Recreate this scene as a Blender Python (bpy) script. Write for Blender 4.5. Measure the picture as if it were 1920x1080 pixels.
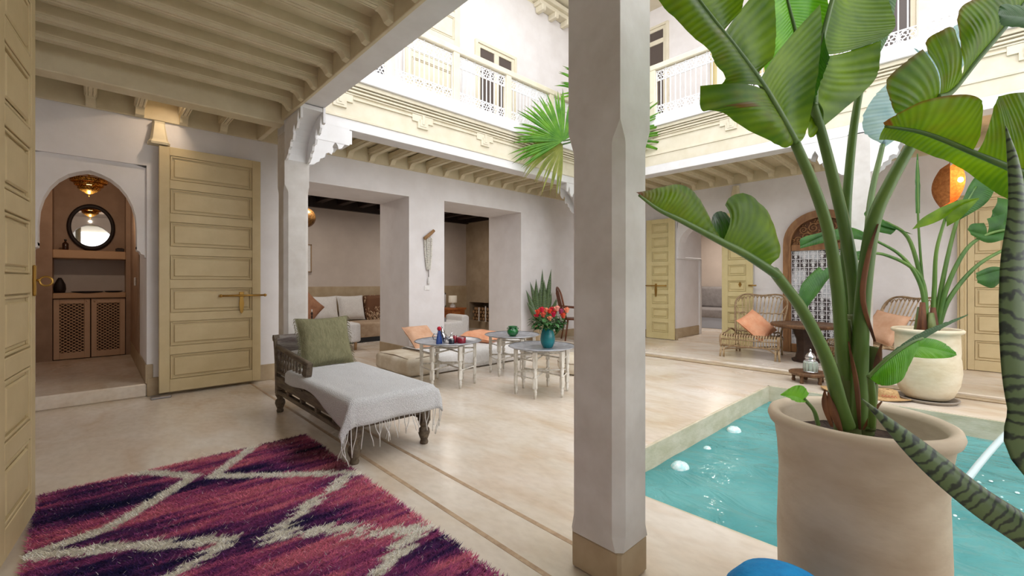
import bpy, math, random
import numpy as np
from mathutils import Vector, Matrix, noise as mnoise
random.seed(7); np.random.seed(7)
SC = bpy.context.scene
for o in list(bpy.data.objects): bpy.data.objects.remove(o)

# ------------------------------------------------------------------ camera
FPX, CX, CY, CAMH = 826.0, 960.0, 528.0, 1.15
AZ = math.atan2(870, FPX); CA, SA = math.cos(AZ), math.sin(AZ)
cam = bpy.data.cameras.new('camera'); camo = bpy.data.objects.new('camera', cam)
SC.collection.objects.link(camo); SC.camera = camo
cam.sensor_width = 36; cam.lens = FPX / 1920 * 36; cam.shift_y = -(540 - CY) / 1920
cam.clip_start = .02
camo.location = (0, 0, CAMH); camo.rotation_euler = (math.pi / 2, 0, AZ - math.pi / 2)

# ------------------------------------------------------------------ sky light (overcast, open courtyard)
w = bpy.data.worlds.new('sky'); SC.world = w; w.use_nodes = True
bg = w.node_tree.nodes['Background']
bg.inputs['Color'].default_value = (.975, .98, 1.0, 1); bg.inputs['Strength'].default_value = 2.6
vs = SC.view_settings
vs.view_transform = 'Standard'; vs.look = 'None'; vs.gamma = 1; vs.use_curve_mapping = False
vs.exposure = 0.22

# ------------------------------------------------------------------ helpers
COL = SC.collection
def lin(c): return tuple(((x / 255) / 12.92 if x / 255 <= .04045 else (((x / 255) + .055) / 1.055) ** 2.4) for x in c)
MATS = {}
def pm(name, c, rough=.55, metal=0, c2=None, scale=6, stretch=(1, 1, 1), bump=0, bscale=60, spec=.4, coat=0, amt=.5, trans=0, detail=4, sub=0, emit=None, estr=0, lo=.35, hi=.65):
    if name in MATS: return MATS[name]
    m = bpy.data.materials.new(name); m.use_nodes = True; MATS[name] = m
    nt = m.node_tree; N = nt.nodes; L = nt.links; b = N['Principled BSDF']
    col = lin(c) + (1,)
    b.inputs['Base Color'].default_value = col; b.inputs['Roughness'].default_value = rough
    b.inputs['Metallic'].default_value = metal; b.inputs['Specular IOR Level'].default_value = spec
    b.inputs['Coat Weight'].default_value = coat; b.inputs['Transmission Weight'].default_value = trans
    if emit: b.inputs['Emission Color'].default_value = lin(emit) + (1,); b.inputs['Emission Strength'].default_value = estr
    if c2 or bump:
        tc = N.new('ShaderNodeTexCoord'); mp = N.new('ShaderNodeMapping'); mp.inputs['Scale'].default_value = stretch
        L.new(tc.outputs['Object'], mp.inputs['Vector'])
    if c2:
        nz = N.new('ShaderNodeTexNoise'); nz.inputs['Scale'].default_value = scale; nz.inputs['Detail'].default_value = detail
        nz.inputs['Roughness'].default_value = .6
        L.new(mp.outputs['Vector'], nz.inputs['Vector'])
        r = N.new('ShaderNodeValToRGB'); r.color_ramp.elements[0].position = lo; r.color_ramp.elements[1].position = hi
        r.color_ramp.elements[0].color = col; r.color_ramp.elements[1].color = lin(c2) + (1,)
        L.new(nz.outputs['Fac'], r.inputs['Fac']); L.new(r.outputs['Color'], b.inputs['Base Color'])
    if bump:
        n2 = N.new('ShaderNodeTexNoise'); n2.inputs['Scale'].default_value = bscale; n2.inputs['Detail'].default_value = 3
        L.new(mp.outputs['Vector'], n2.inputs['Vector'])
        bp = N.new('ShaderNodeBump'); bp.inputs['Strength'].default_value = bump; bp.inputs['Distance'].default_value = .01
        L.new(n2.outputs['Fac'], bp.inputs['Height']); L.new(bp.outputs['Normal'], b.inputs['Normal'])
    return m

class MB:
    def __init__(s): s.v = []; s.f = []; s.sm = []; s.cols = None
    def add(s, vs, fs, smooth=False):
        o = len(s.v); s.v += [tuple(p) for p in vs]
        for f in fs: s.f.append([i + o for i in f]); s.sm.append(smooth)
        return s
    def box(s, x0, x1, y0, y1, z0, z1, bev=0):
        if bev:
            b = min(bev, (x1 - x0) / 2.01, (y1 - y0) / 2.01, (z1 - z0) / 2.01)
            P = []; idx = {}
            for ix, x in ((0, x0), (1, x1)):
                for iy, y in ((0, y0), (1, y1)):
                    for iz, z in ((0, z0), (1, z1)):
                        sx, sy, sz = (b if ix == 0 else -b), (b if iy == 0 else -b), (b if iz == 0 else -b)
                        for k, p in enumerate(((x, y + sy, z + sz), (x + sx, y, z + sz), (x + sx, y + sy, z))):
                            idx[(ix, iy, iz, k)] = len(P); P.append(p)
            F = []
            for k in range(3):
                for e in (0, 1):
                    ks = [(0, 0), (0, 1), (1, 1), (1, 0)]
                    q = []
                    for (a, c) in ks:
                        t = [a, c]; t.insert(k, e); q.append(idx[tuple(t) + (k,)])
                    F.append(q)
            for k in range(3):
                i, j = [n for n in range(3) if n != k]
                for a in (0, 1):
                    for c in (0, 1):
                        t0 = [0, 0, 0]; t0[i] = a; t0[j] = c; t1 = list(t0); t1[k] = 1
                        F.append([idx[tuple(t0) + (i,)], idx[tuple(t0) + (j,)], idx[tuple(t1) + (j,)], idx[tuple(t1) + (i,)]])
            for a in (0, 1):
                for c in (0, 1):
                    for d in (0, 1): F.append([idx[(a, c, d, 0)], idx[(a, c, d, 1)], idx[(a, c, d, 2)]])
            return s.add(P, F)
        P = [(x, y, z) for x in (x0, x1) for y in (y0, y1) for z in (z0, z1)]
        return s.add(P, [(0, 1, 3, 2), (4, 6, 7, 5), (0, 4, 5, 1), (2, 3, 7, 6), (0, 2, 6, 4), (1, 5, 7, 3)])
    def tube(s, pts, r, n=8, cap=True, smooth=True, closed=False):
        pts = [Vector(p) for p in pts]; k = len(pts)
        rs = r if isinstance(r, (list, tuple)) else [r] * k
        ups = None; V = []
        for i, p in enumerate(pts):
            if closed: t = (pts[(i + 1) % k] - pts[i - 1])
            else: t = (pts[min(i + 1, k - 1)] - pts[max(i - 1, 0)])
            if t.length < 1e-9: t = Vector((0, 0, 1))
            t.normalize()
            if ups is None:
                ups = Vector((0, 0, 1)) if abs(t.z) < .9 else Vector((1, 0, 0))
            ups = (ups - t * ups.dot(t))
            if ups.length < 1e-6: ups = t.orthogonal()
            ups.normalize(); b = t.cross(ups)
            for j in range(n):
                a = 2 * math.pi * j / n
                V.append(p + (ups * math.cos(a) + b * math.sin(a)) * rs[i])
        F = []
        for i in range(k if closed else k - 1):
            for j in range(n):
                i2 = (i + 1) % k
                F.append((i * n + j, i * n + (j + 1) % n, i2 * n + (j + 1) % n, i2 * n + j))
        if cap and not closed:
            F.append(tuple(range(n))[::-1]); F.append(tuple((k - 1) * n + j for j in range(n)))
        return s.add(V, F, smooth)
    def lathe(s, prof, n=24, c=(0, 0, 0), sx=1, sy=1, smooth=True, cap=True):
        V = []; F = []; k = len(prof)
        for (r, z) in prof:
            for j in range(n):
                a = 2 * math.pi * j / n; V.append((c[0] + r * math.cos(a) * sx, c[1] + r * math.sin(a) * sy, c[2] + z))
        for i in range(k - 1):
            for j in range(n): F.append((i * n + j, i * n + (j + 1) % n, (i + 1) * n + (j + 1) % n, (i + 1) * n + j))
        if cap:
            if prof[0][0] > 1e-5: F.append(tuple(range(n))[::-1])
            if prof[-1][0] > 1e-5: F.append(tuple((k - 1) * n + j for j in range(n)))
        return s.add(V, F, smooth)
    def prism(s, poly, a0, a1, axis='y', hole=None):
        """extrude polygon (p,q) along axis between a0,a1. axis y: (x,z); x: (y,z); z: (x,y)"""
        def mk(p, q, a): return {'y': (p, a, q), 'x': (a, p, q), 'z': (p, q, a)}[axis]
        n = len(poly); V = [mk(p, q, a0) for p, q in poly] + [mk(p, q, a1) for p, q in poly]
        F = [(i, (i + 1) % n, n + (i + 1) % n, n + i) for i in range(n)]
        s.add(V, F)
        from mathutils.geometry import tessellate_polygon
        tr = tessellate_polygon([[Vector((p, q, 0)) for p, q in poly]])
        o = len(s.v) - 2 * n
        for t in tr:
            s.f.append([o + i for i in t]); s.sm.append(False)
            s.f.append([o + n + i for i in t][::-1]); s.sm.append(False)
        return s
    def ribbonwall(s, outer, inner, a0, a1, axis='y', closed=False):
        """strip between two equally long polylines, extruded: a plate with a shaped hole"""
        def mk(p, q, a): return {'y': (p, a, q), 'x': (a, p, q), 'z': (p, q, a)}[axis]
        n = len(outer)
        V = [mk(*p, a0) for p in outer] + [mk(*p, a0) for p in inner] + [mk(*p, a1) for p in outer] + [mk(*p, a1) for p in inner]
        F = []
        for i in range(n if closed else n - 1):
            j = (i + 1) % n
            F += [(i, j, n + j, n + i), (2 * n + i, 3 * n + i, 3 * n + j, 2 * n + j), (n + i, n + j, 3 * n + j, 3 * n + i), (i, 2 * n + i, 2 * n + j, j)]
        return s.add(V, F)
    def grid(s, rows, smooth=True, closed=False):
        n = len(rows[0]); V = [p for r in rows for p in r]; F = []
        for i in range(len(rows) - 1):
            for j in range(n if closed else n - 1):
                j2 = (j + 1) % n
                F.append((i * n + j, i * n + j2, (i + 1) * n + j2, (i + 1) * n + j))
        return s.add(V, F, smooth)
    def xf(s, M, start=0):
        for i in range(start, len(s.v)): s.v[i] = tuple(M @ Vector(s.v[i]))
        return s
    def build(s, name, mat, parent=None, world=False, kind=None, label=None, fix=True):
        me = bpy.data.meshes.new(name)
        vv = s.v
        if world and parent is not None:
            M = parent.matrix_basis.inverted(); vv = [tuple(M @ Vector(p)) for p in vv]
        me.from_pydata(vv, [], s.f); me.polygons.foreach_set('use_smooth', s.sm); 
        if fix:
            import bmesh
            bm = bmesh.new(); bm.from_mesh(me); bmesh.ops.recalc_face_normals(bm, faces=bm.faces); bm.to_mesh(me); bm.free()
        me.update()
        me.materials.append(mat)
        o = bpy.data.objects.new(name, me); COL.objects.link(o)
        if parent is not None: o.parent = parent
        if kind: o['kind'] = kind
        if label: o['label'] = label
        return o

def thing(name, label, cat, loc=(0, 0, 0), rz=0, group=None):
    o = bpy.data.objects.new(name, None); COL.objects.link(o); o.location = loc; o.rotation_euler = (0, 0, rz)
    o['label'] = label; o['category'] = cat
    if group: o['group'] = group
    o.matrix_basis = Matrix.LocRotScale(Vector(loc), Matrix.Rotation(rz, 3, 'Z').to_quaternion(), None)
    o.empty_display_size = .1
    return o
def tag(o, label, cat, group=None):
    o['label'] = label; o['category'] = cat
    if group: o['group'] = group
    return o
def copy_tree(o, parent=None, loc=None, rz=None, label=None):
    c = o.copy(); COL.objects.link(c)
    if parent is not None: c.parent = parent
    if loc is not None: c.location = loc
    if rz is not None: c.rotation_euler = (0, 0, rz)
    if label: c['label'] = label
    for ch in list(o.children): copy_tree(ch, c)
    return c
def inst(proto, name, parent, loc, rot=(0, 0, 0), scale=(1, 1, 1)):
    c = proto.copy(); c.name = name; COL.objects.link(c); c.parent = parent; c.location = loc; c.rotation_euler = rot; c.scale = scale
    for ch in list(proto.children): copy_tree(ch, c)
    return c
def D(u, v, d):
    r = (u - CX) / FPX; return Vector(((CA + r * SA) * d, (SA - r * CA) * d, CAMH - (v - CY) / FPX * d))
def catmull(pts, n):
    pts = [Vector(p) for p in pts]
    if len(pts) == 2: return [pts[0].lerp(pts[1], i / (n - 1)) for i in range(n)]
    out = []; k = len(pts) - 1
    for i in range(n):
        t = i / (n - 1) * k; j = min(int(t), k - 1); u = t - j
        p0 = pts[j - 1] if j > 0 else pts[0] * 2 - pts[1]; p1 = pts[j]; p2 = pts[j + 1]
        p3 = pts[j + 2] if j + 2 <= k else pts[k] * 2 - pts[k - 1]
        out.append(.5 * ((2 * p1) + (p2 - p0) * u + (2 * p0 - 5 * p1 + 4 * p2 - p3) * u * u + (3 * p1 - p0 - 3 * p2 + p3) * u ** 3))
    return out

# ------------------------------------------------------------------ materials
WHITE = pm('white_plaster', (231, 227, 227), .8, c2=(223, 218, 217), scale=3, bump=.15, bscale=14)
TRIMW = pm('white_trim_paint', (232, 231, 232), .6, c2=(224, 222, 222), scale=4)
CREAM = pm('cream_beam_paint', (218, 205, 174), .55, c2=(209, 195, 163), scale=7)
FACADE = pm('cream_facade_paint', (224, 216, 196), .6, c2=(216, 207, 184), scale=6)
DOORP = pm('olive_cream_door_paint', (208, 189, 148), .45, c2=(199, 179, 137), scale=5)
DOORB = pm('pale_yellow_door_paint', (216, 201, 152), .45, c2=(208, 192, 140), scale=5)
TADE = pm('beige_tadelakt', (182, 163, 134), .5, c2=(168, 147, 117), scale=5, bump=.1, bscale=20)
WARM = pm('ochre_plaster', (172, 142, 118), .6, c2=(156, 126, 103), scale=4)
BRASS = pm('brass', (176, 138, 72), .3, metal=.9)
DARKW = pm('dark_wood', (46, 32, 27), .6, c2=(30, 20, 17), scale=10, stretch=(1, 6, 1))
IRONW = pm('white_iron', (236, 236, 238), .5)
OPENSHADE = pm('shaded_opening', (66, 60, 60), .15, spec=.6)  # dark tone for the painted shade in the upper doorway
GREYP = pm('grey_interior_plaster', (196, 184, 174), .8, c2=(188, 176, 166), scale=3)
BLACK = pm('black_plinth', (34, 34, 38), .5)

def floor_material():
    m = bpy.data.materials.new('polished_tadelakt_floor'); m.use_nodes = True; nt = m.node_tree; N = nt.nodes; L = nt.links
    b = N['Principled BSDF']; tc = N.new('ShaderNodeTexCoord')
    def nz(scale, stretch, detail=5, dist=0):
        mp = N.new('ShaderNodeMapping'); mp.inputs['Scale'].default_value = stretch; mp.inputs['Rotation'].default_value = (0, 0, .6)
        L.new(tc.outputs['Object'], mp.inputs['Vector'])
        n = N.new('ShaderNodeTexNoise'); n.inputs['Scale'].default_value = scale; n.inputs['Detail'].default_value = detail; n.inputs['Distortion'].default_value = dist
        L.new(mp.outputs['Vector'], n.inputs['Vector']); return n
    n1 = nz(1.1, (1, 1, 1), 6, .6); n2 = nz(3.2, (1, .35, 1), 6, 1.0); n3 = nz(26, (1, .5, 1), 4)
    r1 = N.new('ShaderNodeValToRGB'); e = r1.color_ramp.elements
    e[0].position = .30; e[0].color = lin((214, 200, 180)) + (1,); e[1].position = .62; e[1].color = lin((228, 219, 208)) + (1,)
    L.new(n1.outputs['Fac'], r1.inputs['Fac'])
    r2 = N.new('ShaderNodeValToRGB'); e = r2.color_ramp.elements
    e[0].position = .42; e[0].color = (1, 1, 1, 1); e[1].position = .8; e[1].color = lin((232, 212, 190)) + (1,)
    L.new(n2.outputs['Fac'], r2.inputs['Fac'])
    mx = N.new('ShaderNodeMix'); mx.data_type = 'RGBA'; mx.blend_type = 'MULTIPLY'; mx.inputs['Factor'].default_value = .8
    L.new(r1.outputs['Color'], mx.inputs[6]); L.new(r2.outputs['Color'], mx.inputs[7])
    r3 = N.new('ShaderNodeValToRGB'); e = r3.color_ramp.elements
    e[0].position = .3; e[0].color = (.86, .84, .82, 1); e[1].position = .6; e[1].color = (1, 1, 1, 1)
    L.new(n3.outputs['Fac'], r3.inputs['Fac'])
    m2 = N.new('ShaderNodeMix'); m2.data_type = 'RGBA'; m2.blend_type = 'MULTIPLY'; m2.inputs['Factor'].default_value = .6
    L.new(mx.outputs[2], m2.inputs[6]); L.new(r3.outputs['Color'], m2.inputs[7])
    L.new(m2.outputs[2], b.inputs['Base Color'])
    rr = N.new('ShaderNodeMapRange'); rr.inputs[3].default_value = .16; rr.inputs[4].default_value = .34
    L.new(n1.outputs['Fac'], rr.inputs[0]); L.new(rr.outputs[0], b.inputs['Roughness'])
    b.inputs['Specular IOR Level'].default_value = .45
    bp = N.new('ShaderNodeBump'); bp.inputs['Strength'].default_value = .05; bp.inputs['Distance'].default_value = .01
    L.new(n2.outputs['Fac'], bp.inputs['Height']); L.new(bp.outputs['Normal'], b.inputs['Normal'])
    return m
FLOORM = floor_material()
JOINT = pm('brown_floor_joint', (190, 164, 134), .5, c2=(168, 140, 112), scale=20)

def S(name, mb, mat, parent=None):
    o = mb.build(name, mat, parent)
    if parent is None: o['kind'] = 'structure'
    return o

# ------------------------------------------------------------------ setting
YW, YC, XB, XC = 5.71, 4.79, 8.0, 6.3
PX0, PX1, PY0, PY1 = 2.135, 5.43, -3.2, 1.593      # pool opening
fl = MB()
for a in ((-1.2, PX0, -5.2, 9.3), (PX0, PX1, PY1, 9.3), (PX0, PX1, -5.2, PY0), (PX1, 10.5, -5.2, 9.3)):
    fl.box(a[0], a[1], a[2], a[3], -.3, 0)
floor = S('floor', fl, FLOORM)
# raised gallery floor beyond the pool and its rounded edge
S('raised_floor', MB().box(6.28, 10.4, -5.2, 5.7, 0, .045, .01), FLOORM, floor)
S('step_edge', MB().box(6.18, 6.3, -5.2, 4.6, 0, .02, .008), TADE, floor)
# two dark screed joints under the gallery arcade
for x in (1.285, 1.525): S('floor_joint', MB().box(x - .012, x + .012, -5, 5.7, -.004, .0012), JOINT, floor)
S('floor_joint', MB().box(1.7, 6.2, 4.86, 4.872, -.004, .001), JOINT, floor)

# --- left facade wall (with arch recess and two salon openings)
wl = MB()
def wallseg(x0, x1, z0, z1, y1=YW + .9): wl.box(x0, x1, YW, y1, z0, z1)
AX0, AX1 = -.43, .384
for (x0, x1) in ((-1.2, AX0), (3.345, 3.965)): wallseg(x0, x1, 0, 6.35)
wallseg(AX1, 1.78, 0, 6.35); wallseg(5.649, 9.2, 0, 6.35)
wallseg(AX0, AX1, 2.31, 6.35); wallseg(1.78, 3.345, 2.395, 6.35); wallseg(3.965, 5.649, 2.41, 6.35)
wall_left = S('wall_left', wl, WHITE)
# arched plaster panel set back in the doorway
def arch_curve(xc, hw, zs, zp, z0, n=14):
    pts = [(xc - hw, z0)]
    for i in range(n + 1):
        t = i / n; a = math.pi * (1 - t)
        x = xc + hw * math.cos(a); s = math.sin(a)
        z = zs + (zp - zs) * (s ** .92)
        if abs(t - .5) < 1e-6: z += .012
        pts.append((x, z))
    pts.append((xc + hw, z0)); return pts
ac = arch_curve(-.025, .336, 1.66, 2.185, 1.475)
out = []
for (x, z) in ac:
    out.append((x, z))
n = len(ac); outer = []
for i, (x, z) in enumerate(ac):
    if i == 0: outer.append((AX0, 1.475))
    elif i == n - 1: outer.append((AX1, 1.475))
    else:
        t = (i - 1) / (n - 3)
        if t < .22: outer.append((AX0, 1.475 + (2.31 - 1.475) * t / .22))
        elif t > .78: outer.append((AX1, 2.31 - (2.31 - 1.475) * (t - .78) / .22))
        else: outer.append((AX0 + (AX1 - AX0) * (t - .22) / .56, 2.31))
S('arch_panel', MB().ribbonwall(outer, ac, YW + .025, YW + .22), WHITE, wall_left)
for k, sx in enumerate((-1, 1)):
    cbm = MB(); xe = -.025 + sx * .336; xo = AX1 if sx > 0 else AX0
    cbm.prism([(xe, 1.5), (xe, 1.46), (xe + sx * .02, 1.45), (xe + sx * .03, 1.425), (xe + sx * .055, 1.415), (xe + sx * .06, 1.39), (xo, 1.385), (xo, 1.5)], YW + .022, YW + .22)
    S('arch_corbel', cbm, WHITE, wall_left)
# step and vestibule behind the arch
S('vestibule_step', MB().box(-1.1, AX1, YW - .005, 8.6, 0, .13, .012), FLOORM, floor)
vb = MB(); vb.box(AX1 - .01, .9, YW + .9, 8.6, 0, 2.75); vb.box(-1.25, -1.1, YW, 8.6, 0, 2.75)
NX0, NX1 = -.385, .325
vb.box(-1.1, NX0, 8.15, 8.6, .13, 2.75); vb.box(NX1, AX1, 8.15, 8.6, .13, 2.75); vb.box(NX0, NX1, 8.5, 8.6, .13, 2.75)
vb.box(-1.1, .4, YW + .22, 8.6, 2.68, 2.78)
S('wall_vestibule', vb, WARM)
S('shelf_ledge', MB().box(NX0, NX1, 8.16, 8.5, 1.455, 1.565, .008), pm('ochre_ledge', (190, 152, 116), .5), bpy.data.objects['wall_vestibule'])
S('niche_back', MB().box(NX0, NX1, 8.485, 8.5, 1.0, 1.455), GREYP, bpy.data.objects['wall_vestibule'])
# baseboards
bb = MB()
for (x0, x1) in ((AX1, 1.78), (3.345, 3.965), (5.649, 8.0)): bb.box(x0 - (.003 if x0 != AX1 else 0), x1 + .003, YW - .012, YW + .5, 0, .185, .006)
S('baseboard_left', bb, TADE)
bj = MB(); bj.box(3.335, 3.36, YW - .012, YW + .9, 0, .19, .004); bj.box(5.636, 5.66, YW - .012, YW + .9, 0, .19, .004); bj.box(AX1 - .012, AX1 + .05, YW - .008, 8.15, .13, .32, .004)
S('baseboard_jamb', bj, TADE)

# --- salon behind the openings
sl = MB()
sl.box(1.0, 7.1, 8.9, 9.1, 1.05, 2.8); sl.box(1.0, 1.15, YW + .9, 9.0, 0, 2.8)
S('wall_salon', sl, GREYP)
S('wainscot', MB().box(1.1, 6.9, 8.885, 9.1, 0, 1.05, .006), TADE, bpy.data.objects['wall_salon'])
# chimney wall with a log niche
cw = MB(); X6 = 6.846
cw.box(X6, 7.4, YW + .9, 8.0, 0, 2.75); cw.box(X6, 7.4, 8.77, 8.9, 0, 2.75); cw.box(X6, 7.4, 8.0, 8.77, .64, 2.75); cw.box(X6, 7.4, 8.0, 8.77, 0, .19); cw.box(7.3, 7.4, 8.0, 8.77, .19, .64)
S('wall_chimney', cw, pm('taupe_tadelakt', (176, 158, 134), .6, c2=(160, 142, 118), scale=4))
cs = MB().box(1.0, 7.4, YW + .9, 9.1, 2.82, 2.9)
ceil_salon = S('ceiling_salon', cs, DARKW)
S('ceiling_frieze', MB().box(1.15, X6, 8.8, 8.9, 2.6, 2.82).box(X6 - .08, X6, YW + .9, 8.8, 2.62, 2.82), DARKW, ceil_salon)
bj_ = None
for i in range(13):
    x = 1.5 + i * .42
    if bj_ is None: bj_ = S('joist', MB().box(-.06, .06, YW + .9, 8.8, 2.68, 2.82, .01), pm('brown_joist', (58, 42, 36), .6, c2=(40, 28, 24), scale=12), ceil_salon); bj_.location.x = x
    else: inst(bj_, 'joist', ceil_salon, (x, 0, 0))

# --- back wall with door opening
B0, B1 = 3.041, 3.905
bw = MB(); XI = 9.09
for (y0, y1, z0, z1) in ((B1, 6.6, 0, 6.8), (-5.2, B0, 0, 6.8), (B0, B1, 2.28, 6.8)): bw.box(XB, XI, y0, y1, z0, z1)
wall_back = S('wall_back', bw, WHITE)
ab = arch_curve((B0 + B1) / 2, .40, 1.8, 2.2, 1.6, 14)
ob = []
for i, (x, z) in enumerate(ab):
    t = (i - 1) / (len(ab) - 3)
    if i == 0: ob.append((B0, 1.6))
    elif i == len(ab) - 1: ob.append((B1, 1.6))
    elif t < .2: ob.append((B0, 1.6 + .7 * t / .2))
    elif t > .8: ob.append((B1, 1.6 + .7 * (1 - t) / .2))
    else: ob.append((B0 + (B1 - B0) * (t - .2) / .6, 2.3))
S('arch_panel', MB().ribbonwall(ob, ab, XB + .03, XB + .3, 'x'), WHITE, wall_back)
S('reveal_moulding', MB().box(XB + .02, XI - .05, B1 - .03, B1 + .01, 1.58, 1.62, .006).box(XI - .12, XI - .04, B1 - .03, B1 + .01, .05, 1.6, .006), TRIMW, wall_back)
rb = MB(); rb.box(XI, 12, 5.5, 5.6, 0, 2.6); rb.box(XI, 12, 1.0, 1.1, 0, 2.6); rb.box(11.0, 11.1, 1.0, 5.6, 0, 2.6); rb.box(XI, 12, 1.0, 5.6, 2.5, 2.6)
S('wall_alcove', rb, GREYP)
S('floor_alcove', MB().box(XB + .02, XI, B0, B1, -.02, .075).box(XI, 11, 1.1, 5.5, -.02, .075), FLOORM)
bbk = MB(); bbk.box(XB - .012, XB + .2, 3.88, 5.7, .045, .2, .006); bbk.box(XB - .01, XI - .12, B1 - .012, B1 + .05, .075, .26, .005)
S('baseboard_back', bbk, TADE)

# --- wall behind the camera side of the gallery and the far right side of the court
S('wall_gallery', MB().box(-.75, -.45, -5.2, YW, 0, 3.1), WHITE)
S('wall_right_low', MB().box(-.75, 9.1, -5.4, -5.2, 0, 1.1), WHITE)  # unseen right wall, kept low so daylight reaches the galleries

S('ceiling_shade_roof', MB().box(-1.2, 9.1, 4.72, YW + .9, 6.5, 6.7).box(6.2, 9.1, -5.2, 4.72, 6.5, 6.7), FACADE)  # unseen roof slab, added to dim the upper walls
# --- ceilings with joists
def joist_proto(length, axis, name='joist'):
    """joist running from 0 to length with two fine beads along the sides and a curved corbel at the far end"""
    mb = MB()
    prof = [(-.045, .1), (-.045, .035), (-.038, .03), (-.038, .022), (-.03, .018), (-.03, 0), (-.019, 0), (-.019, .009), (-.013, .009), (-.013, 0), (.013, 0), (.013, .009), (.019, .009), (.019, 0), (.03, 0), (.03, .018), (.038, .022), (.038, .03), (.045, .035), (.045, .1)]
    mb.prism(prof, 0, length, 'y')
    o = mb.build(name, CREAM)
    cb = MB()
    pr = [(length, .06), (length - .135, .05), (length - .13, .008), (length - .118, -.004), (length - .10, -.006), (length - .085, -.016), (length - .07, -.034), (length - .058, -.056), (length - .035, -.066), (length, -.068)]
    cb.prism([(y, z) for y, z in pr], -.034, .034, 'x')
    cb.build('corbel', CREAM, o)
    return o
# near gallery (joists run across, corbels on the arcade side)
BOT = 2.845
cg = S('ceiling_gallery', MB().box(-.75, 1.42, -5.2, 4.8, BOT + .1, 3.1), CREAM)
p = joist_proto(1.82, 'y'); p.parent = cg; p.location = (-.43, 4.50, BOT); p.rotation_euler = (0, 0, -math.pi / 2)
for i in range(1, 20): inst(p, 'joist', cg, (-.43, 4.50 - .325 * i, BOT), (0, 0, -math.pi / 2))
S('cross_beam', MB().box(-.45, 1.40, 4.80, 4.98, 2.735, 2.98, .008), CREAM, cg)
S('fascia_board', MB().box(1.365, 1.392, -5.2, 4.8, 2.77, 2.96, .004), CREAM, cg)
# left wing
cl = S('ceiling_left', MB().box(-.75, 9.2, 4.85, YW, BOT + .12, 3.2), CREAM)
p = joist_proto(.78, 'y'); p.parent = cl; p.location = (-.021, 4.92, BOT)
for x in [.328, .677, 1.027] + [1.83 + .304 * k for k in range(15)]: inst(p, 'joist', cl, (x, 4.92, BOT))
S('frieze_board', MB().box(-.75, 8.0, YW - .025, YW, 2.775, 2.98, .004), CREAM, cl)
S('frieze_board', MB().box(1.36, 1.41, 4.8, YW, 2.775, 2.98, .004), CREAM, cl)
# back wing
cbk = S('ceiling_back', MB().box(6.4, XB, -5.2, 4.86, 3.0, 3.2), CREAM)
p = joist_proto(1.5, 'y'); p.parent = cbk; p.location = (6.48, 4.48, BOT + .055); p.rotation_euler = (0, 0, -math.pi / 2)
for i in range(1, 28): inst(p, 'joist', cbk, (6.48, 4.48 - .3145 * i, BOT + .055), (0, 0, -math.pi / 2))
S('frieze_board', MB().box(XB - .025, XB, -5.2, 4.86, 2.82, 3.02, .004), CREAM, cbk)
# recessed downlight
dl = thing('downlight', 'small glowing recessed ceiling spotlight above the open panelled door', 'light', (.62, 5.33, 2.965))
MB().lathe([(.0, -.004), (.05, -.004), (.055, -.008), (.055, .0)], 20).build('bezel', TRIMW, dl)
MB().lathe([(.0, -.012), (.035, -.012), (.035, -.003)], 16).build('lamp_disc', pm('warm_lamp', (255, 226, 170), .5, emit=(255, 214, 150), estr=14), dl)

# --- arcade beams (white), scalloped brackets, facade bands
bm1 = S('trim_1', MB().box(1.392, 1.625, -5.2, 4.79, 2.83, 3.4, .004), TRIMW)
bm2 = S('trim_2', MB().box(1.392, 6.53, 4.79, 5.02, 2.835, 2.955, .004).box(1.392, 2.06, 4.79, 5.02, 2.66, 2.84), TRIMW)
bm3 = S('trim_3', MB().box(6.3, 6.53, -5.2, 4.8, 2.825, 2.955, .004), TRIMW)
def facade(name, axis, line, a0, a1, sgn, zo, frets, mat_l=TRIMW):
    """cream fascia, mouldings, stepped fret ornament and white ledge. axis='x': runs along x at y=line"""
    def bx(p0, p1, q0, q1, z0, z1, bev=.003):
        m = MB()
        q0, q1 = sorted((line + sgn * q0, line + sgn * q1))
        return m.box(p0, p1, q0, q1, z0, z1, bev) if axis == 'x' else m.box(q0, q1, p0, p1, z0, z1, bev)
    z = lambda v: v + zo
    f = S(name, bx(a0, a1, 0.01, .3, z(2.955), z(3.56)), FACADE)
    S('moulding', bx(a0, a1, -.012, .02, z(2.955), z(2.985)), FACADE, f)
    for (za, zb, q) in ((3.235, 3.25, -.012), (3.262, 3.285, -.024), (3.30, 3.318, -.036), (3.33, 3.375, -.05)):
        S('moulding', bx(a0, a1, q, .02, z(za), z(zb)), FACADE, f)
    # fret lines with stepped T-shaped pendants
    seg = [a0]
    for c in frets:
        for (w0, z0, z1) in ((.15, 3.145, 3.165), (.15, 3.165, 3.235)):
            S('fret', bx(c - w0, c + w0, -.010 if z0 < 3.15 else -.004, .02, z(z0), z(z1), .002), FACADE, f)
        S('fret', bx(c - .075, c + .075, -.014, .02, z(3.07), z(3.145), .002), FACADE, f)
        S('fret', bx(c - .045, c + .045, -.02, .02, z(3.095), z(3.18), .002), FACADE, f)
        S('fret', bx(c - .015, c + .015, -.026, .02, z(3.12), z(3.23), .002), FACADE, f)
    cur = a0
    for c in sorted(frets) + [a1 + .15]:
        e = min(c - .15, a1)
        if e > cur: S('fret_line', bx(cur, e, -.010, .02, z(3.185), z(3.205), .002), FACADE, f)
        cur = c + .15
    S('ledge', bx(a0, a1, -.085, .3, z(3.375), z(3.545), .006), mat_l, f)
    return f
fW = facade('trim_facade_left', 'x', YC, 1.6, 6.3, 1, -.005, [1.95, 3.0, 4.02, 5.05])
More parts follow.
